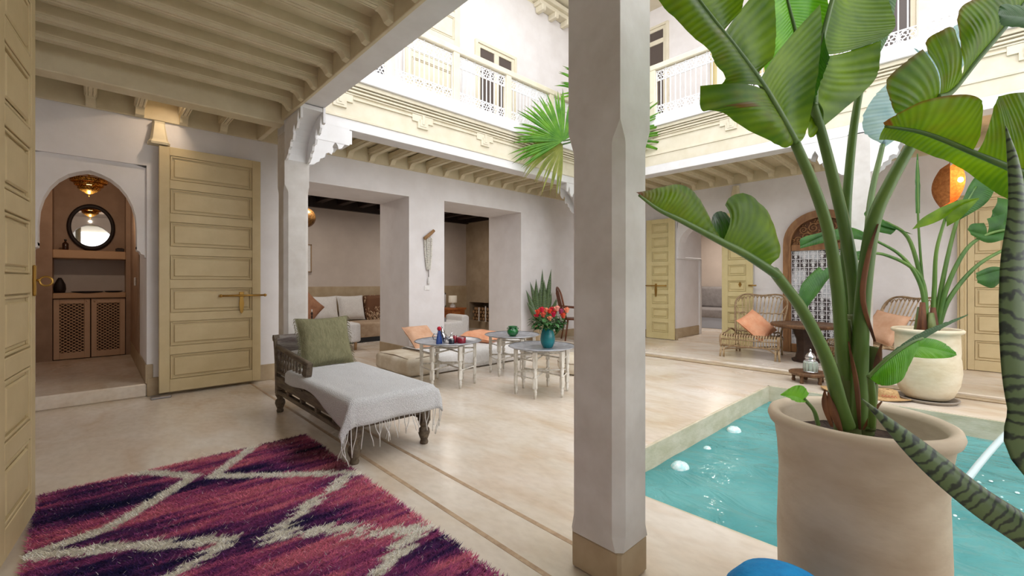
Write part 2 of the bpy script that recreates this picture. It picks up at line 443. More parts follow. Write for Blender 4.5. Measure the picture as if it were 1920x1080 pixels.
fB = facade('trim_facade_back', 'y', XC, -5.2, 4.79, 1, .15, [3.62, 2.3, 1.0, -.35, -1.7])
S('fascia_filler', MB().box(6.3, 6.55, -5.2, 4.79, 2.95, 3.12), FACADE, fB)
S('gallery_floor_left', MB().box(1.4, 8.0, 4.83, YW, 3.3, 3.5), TADE, fW)
S('gallery_floor_back', MB().box(6.33, 8.0, -5.2, 4.83, 3.4, 3.6), TADE, fB)

SCAL = [(0, 0), (.05, .01), (.075, .035), (.105, .05), (.115, .085), (.16, .105), (.17, .15), (.205, .165), (.235, .15), (.255, .20), (.245, .24), (.275, .30), (.30, .26), (.31, .225), (.345, .24), (.375, .285), (.372, .33), (.395, .40), (.415, .36), (.425, .30), (.46, .31), (.46, .5), (0, .5)]
def bracket(parent, origin, dirv, width, sc=1.0, off=0):
    """scalloped stucco arch bracket; profile plane along dirv ('x+','x-','y+','y-')"""
    m = MB(); pts = [(a * sc, (b) * sc) for a, b in SCAL]
    pts[-1] = (0, .455); pts[-2] = (.46 * sc, .455)
    sg = 1 if width > 0 else -1; aw = abs(width)
    def pr(poly, a, b): m.prism(poly, *sorted((sg * a, sg * b)), 'y')
    pr(pts, .004, .026); pr(pts, aw - .026, aw - .004)
    core = [(0, .012)] + [(.45 * sc * (1 - math.cos(k * math.pi / 20)), .012 + .40 * sc * math.sin(k * math.pi / 20)) for k in range(11)] + [(.45 * sc, .455), (0, .455)]
    core = [(x, min(z, .45)) for x, z in core[1:]]
    pr(core, .026, aw - .026)
    ang = {'x+': 0, 'y+': math.pi / 2, 'x-': math.pi, 'y-': -math.pi / 2}[dirv]
    o = m.build('arch_bracket', TRIMW, parent); o.location = origin; o.rotation_euler = (0, 0, ang); return o

def pillar(x0, x1, y0, y1, label, ztop=2.84, cz0=.17, cz1=2.02, ch=.036):
    t = thing('pillar', label, 'column', ((x0 + x1) / 2, (y0 + y1) / 2, 0))
    hx, hy = (x1 - x0) / 2, (y1 - y0) / 2
    def ring(c): return [(-hx + c, -hy), (hx - c, -hy), (hx, -hy + c), (hx, hy - c), (hx - c, hy), (-hx + c, hy), (-hx, hy - c), (-hx, -hy + c)]
    rows = []
    for z, c in ((.15, ch * .6), (.2, ch), (cz1, ch), (cz1 + .02, ch * .9), (cz1 + .06, ch * .35), (cz1 + .085, .001), (ztop, .001)):
        rows.append([(a, b, z) for a, b in ring(c)])
    m = MB(); m.grid(rows, smooth=False, closed=True); m.f.append([0, 1, 2, 3, 4, 5, 6, 7]); m.sm.append(False); k = len(m.v); m.f.append(list(range(k - 8, k))); m.sm.append(False)
    m.build('shaft', pm('grey_white_pillar_plaster', (214, 210, 206), .7, c2=(198, 192, 186), scale=4, bump=.2, bscale=10), t)
    MB().box(-hx + .006, hx - .006, -hy + .006, hy - .006, 0, .152, .012).build('plinth', TADE, t)
    return t
pillar(1.392, 1.605, .893, 1.135, 'large white plaster pillar with beige plinth, closest to the viewer', cz1=1.66)
c1 = pillar(1.392, 1.63, 4.79, 5.02, 'white plaster pillar behind the daybed with scalloped brackets', cz1=2.05)
cc = pillar(6.3, 6.53, 4.79, 5.02, 'corner pillar of the courtyard hidden behind the nearest pillar')
c2 = pillar(6.3, 6.53, .815, 1.02, 'white pillar behind the big potted plant, beside the arched wooden window')
bracket(c1, (.119, -.115, 2.372), 'x+', .23)
bracket(c1, (-.119, -.115, 2.372), 'y-', .238)
bracket(cc, (-.115, .115, 2.38), 'x-', .23)
bracket(cc, (-.115, -.115, 2.38), 'y-', .23)
bracket(c2, (-.115, .1025, 2.38), 'y+', -.23, 1.15)
bracket(c2, (.115, -.1025, 2.38), 'y-', -.23, .95)
# ------------------------------------------------------------------ doors
def door_leaf(name, wd, ht, npan, mat, loc, rz, label, thick=.045, st=.1, rail=.085):
    t = bpy.data.objects.new(name, None); COL.objects.link(t); t.location = loc; t.rotation_euler = (0, 0, rz); t['kind'] = 'structure'; t['label'] = label
    m = MB(); m.box(0, wd, .017, thick, 0, ht, .004)
    m.box(0, st, 0, .02, 0, ht, .003); m.box(wd - st, wd, 0, .02, 0, ht, .003)
    ph = (ht - rail * (npan + 1) - .04) / npan
    zs = []
    z = 0
    for i in range(npan + 1):
        r = rail + (.04 if i == 0 else 0)
        m.box(st, wd - st, 0, .02, z, z + r, .003); z += r; zs.append(z); z += ph
    m.build('door_frame', mat, t)
    pw = wd - 2 * st; g = .022
    pr = MB()
    i0, i1 = .007, .02
    pr.box(i0, i1, .003, .018, i0, ph - i0, .003); pr.box(pw - i1, pw - i0, .003, .018, i0, ph - i0, .003); pr.box(i1, pw - i1, .003, .018, i0, i1, .003); pr.box(i1, pw - i1, .003, .018, ph - i1, ph - i0, .003)
    pr.box(.036, pw - .036, .003, .018, .036, ph - .036, .007)
    po = pr.build('panel', mat, t); po.location = (st, 0, zs[0])
    for i in range(1, npan): inst(po, 'panel', t, (st, 0, zs[i]))
    return t
def bolt(parent, x0, x1, z, hang=None, drop=.17):
    m = MB(); m.tube([(x0, -.02, z), (x1, -.02, z)], .011, 8)
    for x in (x0, x1): m.lathe([(0, -.018), (.016, -.01), (.018, 0), (.016, .01), (0, .018)], 10, (x, -.02, z))
    m.build('slide_bolt', BRASS, parent, label='brass slide bolt')
    xm = hang if hang is not None else (x0 + x1) / 2
    h = MB(); h.box(xm - .022, xm + .022, -.012, .0, z - .03, z + .04, .004)
    h.prism([(xm - .014, z - .02), (xm - .024, z - .09), (xm - .014, z - drop + .02), (xm, z - drop), (xm + .014, z - drop + .02), (xm + .024, z - .09), (xm + .014, z - .02)], -.014, -.004, 'y')
    h.build('hasp', BRASS, parent, label='brass hasp')
d1 = door_leaf('door_1', .905, 2.475, 7, DOORP, (.471, 5.60, .035), 0, 'tall olive-cream panelled door leaf folded open against the wall', st=.085)
bolt(d1, .52, .945, .962, hang=.715, drop=.2)
d2 = door_leaf('door_2', .56, 2.52, 7, DOORP, (-.266, 2.60, .03), 1.4635, 'olive-cream panelled door leaf at the left edge of the picture', st=.075)
hm = MB(); hm.lathe([(0, -.012), (.018, -.006), (.02, 0), (.018, .006), (0, .012)], 12)
hh = MB(); hh.box(.498, .524, -.012, 0, 1.05, 1.2, .005); hh.tube([(.511, -.012, 1.125), (.511, -.026, 1.13)], .006, 8)
rr = [(.511 + .0, -.044 + .022 * math.cos(a), 1.122 + .022 * math.sin(a)) for a in [i * math.pi / 10 for i in range(20)]]
hh.tube(rr, .005, 8, closed=True)
hh.build('ring_handle', BRASS, d2, label='brass ring handle')
d3 = door_leaf('door_3', .575, 2.30, 8, DOORB, (7.905, 4.48, .052), -math.pi / 2, 'pale yellow panelled door leaf with bolt left of the arched passage', st=.12)
bolt(d3, -.05, .42, 1.02, hang=.21, drop=.22)
d4 = door_leaf('door_4', .49, 2.27, 8, DOORB, (7.91, 3.04, .052), -math.pi / 2, 'pale yellow panelled door leaf behind the rattan chair', st=.1)
MB().prism([(.30, 1.0), (.275, 1.05), (.30, 1.1), (.325, 1.05)], -.012, 0, 'y').build('escutcheon', BRASS, d4)
MB().tube([(.44, -.03, 1.035), (.56, -.03, 1.035)], .012, 8).build('slide_bolt', BRASS, d4)
d5 = door_leaf('door_5', .375, 2.10, 6, DOORP, (7.94, .075, .05), -math.pi / 2, 'cream panelled door leaf behind the white planter on the right', st=.06)
d6 = door_leaf('door_6', .375, 2.10, 6, DOORP, (7.94, -.305, .05), -math.pi / 2, 'second leaf of the cream door at the right edge', st=.06)
fr = MB()
for k, (a, b, q) in enumerate(((.08, .105, 7.93), (.105, .14, 7.915), (.14, .165, 7.93))):
    fr.box(q, 8.0, a, b, .045, 2.16 + (a - .08), .004); fr.box(q, 8.0, -.69 - b + .08, -.69 - a + .08, .045, 2.16 + (a - .08), .004); fr.box(q, 8.0, -.7, .165, 2.15 + a - .08, 2.15 + b - .08, .004)
S('door_frame_trim', fr, DOORP)
# carved pivot block over door 1 and floor pivot plate
def pivot(loc, rz, label, sc=1):
    t = MB(); rows = []
    for (hx, y, z) in ((.085, .12, 0), (.088, .125, .02), (.078, .115, .035), (.07, .11, .05), (.05, .085, .19), (.047, .08, .215), (.052, .085, .235)):
        c = .25
        rows.append([(-hx * sc, 0, z), (-hx * sc, -y * (1 - c), z), (-hx * (1 - c) * sc, -y, z), (hx * (1 - c) * sc, -y, z), (hx * sc, -y * (1 - c), z), (hx * sc, 0, z)])
    t.grid(rows, smooth=False, closed=True); t.f.append([0, 1, 2, 3, 4, 5]); t.sm.append(False)
    o = t.build('pivot_block', CREAM); o.location = loc; o.rotation_euler = (0, 0, rz); tag(o, label, 'wall bracket'); return o
pivot((.475, YW, 2.52), 0, 'tapered cream pivot block on the wall above the large open door')
pivot((XB, 2.83, 2.55), -math.pi / 2, 'tapered cream pivot block on the far wall above the passage', .9)
tag(MB().box(.40, .56, 5.50, 5.62, .0005, .022, .005).build('pivot_plate', pm('steel', (150, 146, 146), .35, metal=.8)), 'flat steel pivot plate on the floor under the open door', 'plate')
# switch plates
def switch(name, m, label): 
    o = m.build(name, pm('switch_plastic', (238, 236, 234), .35)); tag(o, label, 'switch'); return o
switch('light_switch', MB().box(3.60, 3.69, YW - .012, YW - .0005, 1.02, 1.09, .003).box(3.62, 3.67, YW - .016, YW - .006, 1.035, 1.075, .003), 'white light switch on the pier under the bead garland')
switch('wall_socket', MB().box(XB - .012, XB - .0005, 2.21, 2.31, 1.19, 1.27, .003).box(XB - .015, XB - .006, 2.23, 2.29, 1.205, 1.255, .003), 'white wall socket right of the rattan chair back')
switch('light_switch', MB().box(AX1 - .028, AX1 - .0125, 7.0, 7.1, 1.1, 1.2, .003), 'white light switch inside the arched vestibule')

# ------------------------------------------------------------------ vestibule: cabinet, mirror, lamp, small things
def cabinet():
    t = thing('niche_cabinet', 'built-in cabinet with two lattice doors in the arched vestibule', 'cabinet', (-.03, 8.16, .13))
    P1 = pm('peach_cabinet_paint', (206, 172, 142), .55, c2=(198, 162, 132), scale=5)
    dk = pm('cabinet_dark', (60, 42, 32), .8)
    hw = .353
    MB().box(-hw, hw, .02, .3, 0, .8).build('body', dk, t)
    MB().box(-hw, hw, -.03, .33, .8, .87, .008).build('counter', pm('ochre_ledge', (190, 152, 116), .5), t)
    for s in (-1, 1):
        c = s * hw / 2; w2 = hw / 2 - .006
        dr = thing('tmp', '', ''); 
        for k in ('label', 'category'): del dr[k]
        dr.name = 'door'; dr.parent = t
        f = MB(); g0 = .055
        f.box(c - w2, c - w2 + g0, 0, .018, .01, .79, .003); f.box(c + w2 - g0, c + w2, 0, .018, .01, .79, .003)
        f.box(c - w2 + g0, c + w2 - g0, 0, .018, .01, .09, .003); f.box(c - w2 + g0, c + w2 - g0, 0, .018, .73, .79, .003)
        f.build('door_frame', P1, dr)
        # lattice: two crossing families of laths
        la = MB(); xa, xb, za, zb = c - w2 + g0, c + w2 - g0, .09, .73
        sl = .75; n = 16
        for fam in (1, -1):
            for i in range(-6, 24):
                z0 = za + i * .040; z1 = z0 + fam * sl * (xb - xa)
                p, q = (xa, z0), (xb, z1)
                def clip(p, q):
                    (x0, y0), (x1, y1) = p, q; t0, t1 = 0, 1
                    for lo, hi in ((za, zb),):
                        dy = y1 - y0
                        a, b = (lo - y0) / dy, (hi - y0) / dy
                        a, b = min(a, b), max(a, b); t0 = max(t0, a); t1 = min(t1, b)
                    if t1 <= t0: return None
                    return (x0 + (x1 - x0) * t0, y0 + (y1 - y0) * t0), (x0 + (x1 - x0) * t1, y0 + (y1 - y0) * t1)
                r = clip(p, q)
                if r:
                    (x0, y0), (x1, y1) = r
                    if abs(x1 - x0) > .004: la.tube([(x0, .012 + fam * .002, y0), (x1, .012 + fam * .002, y1)], .0056, 4, smooth=False)
        lo = la.build('lattice', P1, dr, kind='stuff')
        MB().lathe([(0, 0), (.008, .004), (.009, .012), (0, .016)], 8).xf(Matrix.Translation((c - s * (w2 - .03), 0, .76)) @ Matrix.Rotation(math.pi / 2, 4, 'X')).build('knob', P1, dr)
cabinet()
mr = thing('round_mirror', 'rounded mirror in a dark wooden frame above the vestibule shelf', 'mirror', (-.022, 8.47, 1.905))
mr.scale = (1, 1, 1.32)
def ringx(R, r, n=40, m=10):
    return [[((R + r * math.cos(b)) * math.cos(a), r * math.sin(b), (R + r * math.cos(b)) * math.sin(a)) for b in [2 * math.pi * j / m for j in range(m)]] for a in [2 * math.pi * i / n for i in range(n + 1)]]
MB().grid(ringx(.222, .022), closed=True).build('frame', DARKW, mr)
MB().lathe([(0, 0), (.215, 0)], 40, cap=False).xf(Matrix.Rotation(math.pi / 2, 4, 'X')).build('glass', pm('mirror_glass', (235, 235, 235), .02, metal=1), mr)
lp = thing('brass_ceiling_lamp', 'tiered pierced brass ceiling lamp glowing inside the arched vestibule', 'lamp', (-.04, 7.2, 2.25))
tier = pm('pierced_brass', (196, 146, 66), .3, metal=.8, c2=(90, 56, 20), scale=90, detail=1, lo=.45, hi=.55)
for r0, r1, z0, z1 in ((.165, .17, .065, .11), (.13, .135, .025, .065), (.10, .104, -.015, .025)):
    MB().lathe([(r0 * .96, z0), (r0, z0 + .004), (r1, z1 - .004), (r1 * .96, z1)], 32, cap=False).build('tier', tier, lp)
MB().lathe([(0, -.075), (.03, -.06), (.07, -.035), (.10, -.01), (.10, .01)], 24, cap=False).build('bowl', tier, lp)
MB().lathe([(.17, .11), (.02, .115), (.01, .14), (.01, .43)], 20, cap=False).build('canopy', BRASS, lp)
MB().lathe([(0, -.02), (.025, -.005), (.03, .02), (.02, .05), (0, .055)], 12).build('bulb', pm('lamp_bulb', (255, 210, 140), .5, emit=(255, 190, 110), estr=10), lp)
MB().lathe([(0, -.1), (.006, -.09), (.008, -.08), (0, -.07)], 8).build('finial', BRASS, lp)
L = bpy.data.lights.new('vestibule_lamp_glow', 'POINT'); L.energy = 8; L.color = (1, .82, .62); L.shadow_soft_size = .012
lo_ = bpy.data.objects.new('lamp_glow', L); COL.objects.link(lo_); lo_.parent = lp; lo_.location = (0, 0, -.14)
def bottle(loc, col, h, label, cat='bottle'):
    t = thing('bottle', label, cat, loc)
    MB().lathe([(.028, 0), (.03, .01), (.03, h * .6), (.02, h * .7), (.01, h * .75), (.01, h * .9), (0, h * .9)], 14).build('glass', pm('amber_' + str(col), col, .2), t)
    MB().lathe([(.014, h * .88), (.014, h), (0, h)], 10).build('stopper', BLACK, t)
    return t
bottle((-.27, 8.24, 1.565), (58, 34, 22), .14, 'small dark bottle on the vestibule shelf left of the mirror')
tag(MB().box(.22, .31, 8.2, 8.28, 1.5655, 1.61, .005).box(.235, .295, 8.215, 8.265, 1.605, 1.618, .004).build('small_box', DARKW), 'little dark box at the right end of the vestibule shelf', 'box')
tag(MB().lathe([(.02, 0), (.05, .004), (.075, .018), (.08, .024), (.07, .02), (.0, .01)], 20, (-.03, 8.25, 1.5655)).build('dish', DARKW), 'dark shallow dish on the vestibule shelf below the mirror', 'dish')
tag(MB().lathe([(.09, 0), (.13, .006), (.15, .018), (.14, .02), (0, .01)], 24, (-.06, 8.25, 1.0005), 1.1).build('platter', BLACK), 'wide black platter on the left of the cabinet counter', 'tray')
tag(MB().lathe([(.05, 0), (.08, .006), (.10, .02), (.09, .022), (0, .01)], 20, (.2, 8.27, 1.0005)).build('plate', BLACK), 'smaller black plate on the right of the cabinet counter', 'plate')
tag(MB().lathe([(.05, 0), (.06, .05), (.055, .11), (.03, .17), (.015, .2), (0, .2)], 14, (-.325, 8.33, 1.0005)).build('jug', DARKW), 'dark jug in the corner of the cabinet counter', 'jug')

# ------------------------------------------------------------------ upper storey
up_dark = pm('dark_panes', (88, 78, 74), .2)
def upper_window(name, axis, line, a0, a1, z0, z1, mullion=True, mat=None):
    """framed window with dark panes; axis x: on wall y=line facing -y; axis y: on wall x=line facing -x"""
    mat = mat or FACADE
    def bx(m, p0, p1, q0, q1, za, zb, bev=.004): return m.box(p0, p1, line + q0, line + q1, za, zb, bev) if axis == 'x' else m.box(line + q0, line + q1, p0, p1, za, zb, bev)
    t = bpy.data.objects.new(name, None); COL.objects.link(t); t['kind'] = 'structure'
    f = MB(); g = .11
    for (b, q) in ((0, -.05), (.05, -.03)):
        e2 = g if b else .05
        bx(f, a0 + b, a0 + e2, q, .01, z0, z1 - b); bx(f, a1 - e2, a1 - b, q, .01, z0, z1 - b); bx(f, a0 + e2, a1 - e2, q, .01, z1 - e2, z1 - b)
    f.build('window_frame', mat, t)
    xs = [(a0 + g, (a0 + a1) / 2 - .04), ((a0 + a1) / 2 + .04, a1 - g)] if mullion else [(a0 + g, a1 - g)]
    if mullion: mm = MB(); bx(mm, (a0 + a1) / 2 - .05, (a0 + a1) / 2 + .05, -.035, .01, z0, z1 - g); mm.build('mullion', mat, t)
    zt = z1 - g - .22
    for (p0, p1) in xs:
        for (za, zb) in ((zt + .05, z1 - g), (z0 + .25, zt - .04)):
            s_ = MB(); bx(s_, p0, p1, -.012, .005, za, zb, .002); s_.build('pane', up_dark, t)
        r_ = MB(); bx(r_, p0, p1, -.03, .01, zt - .04, zt + .05); bx(r_, p0, p1, -.03, .01, z0, z0 + .25); r_.build('rail', mat, t)
    return t
upper_window('window_1', 'x', YW, 4.56, 5.5, 3.5, 5.16)
upper_window('window_2', 'y', XB, 4.05, 4.9, 3.6, 6.15, False)
upper_window('window_3', 'y', XB, 2.35, 3.25, 3.6, 5.3, True, DOORB)
upper_window('window_4', 'y', XB, .5, 1.5, 3.6, 5.9, False)
# upper left door leaf with panels, seen above the rail
u1 = door_leaf('door_7', .96, 2.3, 5, FACADE, (3.24, 5.62, 3.5), 0, 'cream panelled balcony door leaf on the upper floor', st=.1)
S('door_opening_shade', MB().box(2.3, 3.1, YW - .01, YW + .01, 3.5, 5.5), OPENSHADE)  # dark sheet standing in for the shade inside the open balcony doorway
# eave cornice high on the left wall
ev = MB(); ev.box(5.93, 8.0, YW - .25, YW, 6.38, 6.46, .01); ev.box(5.98, 8.0, YW - .18, YW, 6.30, 6.38, .01); ev.box(-1.2, 9.1, YW, YW + .9, 6.35, 6.5)
eave = S('trim_eave', ev, FACADE)
for k in range(5): S('eave_bracket', MB().box(6.02 + k * .36, 6.12 + k * .36, YW - .2, YW, 6.2, 6.31, .015), FACADE, eave)

# iron balcony railings
def ros_proto():
    m = MB(); n = 20; R = .062
    for k in range(6):
        a = k * math.pi / 3; cx, cz = math.cos(a) * R * .62, math.sin(a) * R * .62
        m.tube([(cx + .024 * math.cos(b), 0, cz + .024 * math.sin(b)) for b in [2 * math.pi * j / 9 for j in range(9)]], .0052, 4, closed=True, smooth=False)
    m.tube([(R * 1.15 * math.cos(b), 0, R * 1.15 * math.sin(b)) for b in [2 * math.pi * j / 16 for j in range(16)]], .0055, 4, closed=True, smooth=False)
    for sx in (-1, 1):
        for sz in (-1, 1):
            m.tube([(sx * (.058 + .018 * math.cos(b)), 0, sz * (.058 + .018 * math.sin(b))) for b in [2 * math.pi * j / 7 for j in range(7)]], .005, 4, closed=True, smooth=False)
    return m
ROS = ros_proto(); ros_obj = None; bar_obj = None
def railing(name, label, axis, line, posts, z0, z1, group=None):
    global ros_obj, bar_obj
    t = thing(name, label, 'railing', (0, 0, 0) if False else ((posts[0], line, z0) if axis == 'x' else (line, posts[0], z0)), 0 if axis == 'x' else math.pi / 2)
    if group: t['group'] = group
    Lr = abs(posts[-1] - posts[0]); zt = z1 - z0
    MB().box(-.05, Lr + .05, -.05, .05, zt - .085, zt, .01).build('handrail', FACADE, t)
    for i, px in enumerate(posts):
        x = abs(px - posts[0]); MB().box(x - .05, x + .05, -.045, .045, 0, zt - .085, .006).build('post', FACADE, t)
    for i in range(len(posts) - 1):
        a, b = abs(posts[i] - posts[0]) + .05, abs(posts[i + 1] - posts[0]) - .05
        for z in (.02, .165, zt - .25, zt - .105):
            MB().box(a, b, -.006, .006, z - .006, z + .006).build('rail', IRONW, t)
        n = max(3, round((b - a) / .145)); st = (b - a) / n
        for k in range(n):
            for zc in (.0925, zt - .1775):
                if ros_obj is None: ros_obj = ROS.build('rosette', IRONW, t); ros_obj.location = (a + st * (k + .5), 0, zc)
                else:
                    c = ros_obj.copy(); COL.objects.link(c); c.parent = t; c.location = (a + st * (k + .5), 0, zc)
        for k in range(2 * n + 1):
            x = a + (b - a) * k / (2 * n)
            if bar_obj is None: bar_obj = MB().box(-.006, .006, -.006, .006, 0, 1).build('bar', IRONW, t)
            else: c = bar_obj.copy(); COL.objects.link(c); c.parent = t
            cc_ = bar_obj if (k == 0 and i == 0 and bar_obj.parent == t and bar_obj.location.x == 0) else c
            zz = (.165, zt - .25) if k % 2 else (.0, zt - .085)
            cc_.location = (x, 0, zz[0]); cc_.scale = (1, 1, zz[1] - zz[0])
    return t
railing('balcony_railing', 'white wrought-iron balcony railing on the left upper floor', 'x', YC + .02, [1.60, 2.555, 3.515, 4.471, 5.43, 6.3], 3.54, 4.29)
railing('balcony_railing', 'white wrought-iron balcony railing on the upper floor behind the plants', 'y', XC + .02, [-1.7, -.66, .375, 1.405, 2.431, 3.458, 4.5], 3.695, 4.50)

# ------------------------------------------------------------------ arched wooden window with grille
AWc = 1.6; aw = bpy.data.objects.new('window_6', None); COL.objects.link(aw); aw['kind'] = 'structure'; aw['label'] = 'arched wooden window with carved top and white iron grille'
WOOD = pm('carved_cedar', (158, 116, 76), .5, c2=(128, 88, 54), scale=14, stretch=(1, 1, .3), bump=.2, bscale=40)
def awarch(hw, zs, zp, z0): return [(AWc + (x), z) for x, z in arch_curve(0, hw, zs, zp, z0, 18)]
o_, i_ = awarch(.51, 1.72, 2.235, .05), awarch(.40, 1.72, 2.12, .05)
MB().ribbonwall(o_, i_, XB - .07, XB, 'x').build('window_frame', WOOD, aw)
MB().ribbonwall(awarch(.425, 1.72, 2.145, .06), awarch(.40, 1.72, 2.12, .06), XB - .085, XB - .06, 'x').build('frame_bead', WOOD, aw)
MB().box(XB - .06, XB, 1.2, 2.0, 1.63, 1.725, .006).build('transom', WOOD, aw)
MB().box(XB - .06, XB, 1.2, 2.0, .05, .18, .006).build('sill_rail', WOOD, aw)
ty = MB(); ins = awarch(.40, 1.72, 2.12, 1.72)
ty.prism(ins, XB - .02, XB - .005, 'x'); ty.build('tympanum', pm('brown_carving_backing', (96, 62, 38), .7), aw)  # plain brown backing board behind the openwork scrolls
cv = MB(); random.seed(3)
for s in (-1, 1):
    for (cy, cz, R, dr) in ((.08, 1.82, .07, 1), (.2, 1.84, .075, -1), (.31, 1.80, .05, 1), (.11, 1.97, .075, -1), (.24, 1.95, .055, 1), (.05, 2.06, .035, 1), (.34, 1.75, .03, -1), (.17, 1.755, .03, 1)):
        pts = []
        for k in range(26):
            a = k * .42 * dr * s + cy * 20; r = R * (1 - k / 28)
            pts.append((XB - .028, AWc + s * cy + r * math.cos(a), cz + r * math.sin(a)))
        cv.tube(pts, [.0125 * (1 - .5 * k / 26) for k in range(26)], 5)
        for k in range(5):
            a = random.random() * 6.28; c = Vector((XB - .03, AWc + s * cy + R * math.cos(a), cz + R * math.sin(a)))
            cv.tube([c, c + Vector((-.004, .018 * math.cos(a + .8), .018 * math.sin(a + .8))), c + Vector((0, .034 * math.cos(a + .3), .034 * math.sin(a + .3)))], [.008, .012, .002], 5)
cv.build('carved_scrollwork', WOOD, aw)
gl_ = MB()
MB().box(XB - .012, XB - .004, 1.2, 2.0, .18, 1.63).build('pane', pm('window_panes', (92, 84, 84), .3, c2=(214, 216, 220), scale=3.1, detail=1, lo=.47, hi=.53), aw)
hp = None
for r in range(12):
    z = .18 + 1.45 * r / 11
    MB().box(XB - .032, XB - .024, 1.2, 2.0, z - .005, z + .005).build('grille_bar', IRONW, aw)
vb_ = None
for c in range(15):
    y = 1.2 + .8 * c / 14; MB().box(XB - .034, XB - .026, y - .004, y + .004, .18, 1.63).build('grille_bar', IRONW, aw)
for r in range(11):
    for c in range(7):
        y = 1.2 + .8 * (c + .5) / 7; z = .18 + 1.45 * (r + .5) / 11
        if hp is None:
            m = MB()
            for s in (-1, 1):
                pts = [(0, 0, -.05)]
                for k in range(14):
                    a = -math.pi / 2 + k * .42; rr_ = .03 * (1 - k / 18)
                    pts.append((0, s * (.0265 + rr_ * math.cos(a + math.pi)), .015 + rr_ * math.sin(a + math.pi / 2 + 1.2)))
                m.tube(pts, .0042, 4, smooth=False)
            m.tube([(0, .018 * math.cos(b), -.03 + .018 * math.sin(b)) for b in [2 * math.pi * j / 8 for j in range(8)]], .004, 4, closed=True, smooth=False)
            hp = m.build('grille_scroll', IRONW, aw); hp.location = (XB - .03, y, z)
        else:
            q = hp.copy(); COL.objects.link(q); q.parent = aw; q.location = (XB - .03, y, z)

# ------------------------------------------------------------------ pool
def water_material():
    m = bpy.data.materials.new('pool_water'); m.use_nodes = True; nt = m.node_tree; N = nt.nodes; L = nt.links; b = N['Principled BSDF']
    tc = N.new('ShaderNodeTexCoord')
    n = N.new('ShaderNodeTexNoise'); n.inputs['Scale'].default_value = 3.5; n.inputs['Detail'].default_value = 4; n.inputs['Distortion'].default_value = 1.2
    n2 = N.new('ShaderNodeTexNoise'); n2.inputs['Scale'].default_value = 1.3; n2.inputs['Detail'].default_value = 3
    mp = N.new('ShaderNodeMapping'); mp.inputs['Scale'].default_value = (1.4, .8, 1); mp.inputs['Rotation'].default_value = (0, 0, .7)
    L.new(tc.outputs['Object'], mp.inputs['Vector']); L.new(mp.outputs['Vector'], n.inputs['Vector']); L.new(tc.outputs['Object'], n2.inputs['Vector'])
    r = N.new('ShaderNodeValToRGB'); e = r.color_ramp.elements
    e[0].position = .32; e[0].color = lin((84, 158, 160)) + (1,); e[1].position = .68; e[1].color = lin((128, 198, 198)) + (1,)
    L.new(n2.outputs['Fac'], r.inputs['Fac']); L.new(r.outputs['Color'], b.inputs['Base Color'])
    b.inputs['Roughness'].default_value = .04; b.inputs['IOR'].default_value = 1.33; b.inputs['Specular IOR Level'].default_value = .4
    bp = N.new('ShaderNodeBump'); bp.inputs['Strength'].default_value = .8; bp.inputs['Distance'].default_value = .06
    L.new(n.outputs['Fac'], bp.inputs['Height']); L.new(bp.outputs['Normal'], b.inputs['Normal'])
    tr = N.new('ShaderNodeBsdfTransparent'); tr.inputs['Color'].default_value = lin((150, 214, 214)) + (1,)
    mx = N.new('ShaderNodeMixShader'); mx.inputs[0].default_value = .72
    L.new(tr.outputs[0], mx.inputs[1]); L.new(b.outputs[0], mx.inputs[2]); L.new(mx.outputs[0], N['Material Output'].inputs['Surface'])
    return m
pool = thing('plunge_pool', 'turquoise plunge pool sunk in the courtyard floor', 'pool', ((PX0 + PX1) / 2, (PY0 + PY1) / 2, 0))
STAIN = pm('stained_pool_plaster', (212, 202, 182), .5, c2=(186, 178, 150), scale=5, stretch=(1, 1, 2.4), detail=7, bump=.2, bscale=30)
bs = MB(); e = .02
bs.box(PX0 - .3, PX0 + e, PY0, PY1, -1.1, -.004); bs.box(PX1 - e, PX1 + .3, PY0, PY1, -1.1, -.004); bs.box(PX0, PX1, PY1 - e, PY1 + .3, -1.1, -.004); bs.box(PX0, PX1, PY0 - .3, PY0 + e, -1.1, -.004)
bs.build('basin_wall', STAIN, pool, world=True)
MB().box(PX0, PX1, PY0, PY1, -1.2, -1.05).build('basin_floor', pm('turquoise_plaster', (120, 196, 196), .5, c2=(96, 176, 180), scale=2), pool, world=True)
wm = MB(); nx, ny = 60, 80; rows = []
for i in range(nx + 1):
    row = []
    for j in range(ny + 1):
        x = PX0 + e + (PX1 - PX0 - 2 * e) * i / nx; y = PY0 + e + (PY1 - PY0 - 2 * e) * j / ny
        z = -.17 + .006 * mnoise.noise((x * 3, y * 3, 0)) + .004 * mnoise.noise((x * 8, y * 8, 3))
        dd = math.hypot(x - 3.95, y - .08); z += .012 * math.cos(dd * 26) * math.exp(-dd * 2.2)
        row.append((x, y, z))
    rows.append(row)
wm.grid(rows).build('water', water_material(), pool, world=True)
FOAM = pm('water_foam', (240, 250, 250), .15, c2=(170, 220, 222), scale=30)
def Fl(u, v, z):
    r = (u - CX) / FPX; d = (z - CAMH) / (-(v - CY) / FPX); return (CA + r * SA) * d, (SA - r * CA) * d
for (u, v, sz) in ((1275, 876, .062), (1326, 840, .03), (1376, 807, .058)):
    x, y = Fl(u, v, -.17); m = MB(); rows = []
    for i in range(9):
        a = i / 8 * 1.5
        rows.append([(x + sz * math.sin(a) * math.cos(b) * (1.2 + .25 * mnoise.noise((b * 2, i, u))), y + sz * math.sin(a) * math.sin(b) * (1.0 + .3 * mnoise.noise((b * 2, i + 9, u))), -.178 + sz * .75 * math.cos(a) * (1 + .3 * mnoise.noise((b, i, v)))) for b in [2 * math.pi * j / 16 for j in range(16)]])
    m.grid(rows, closed=True); m.build('jet_bubble', FOAM, pool, world=True)
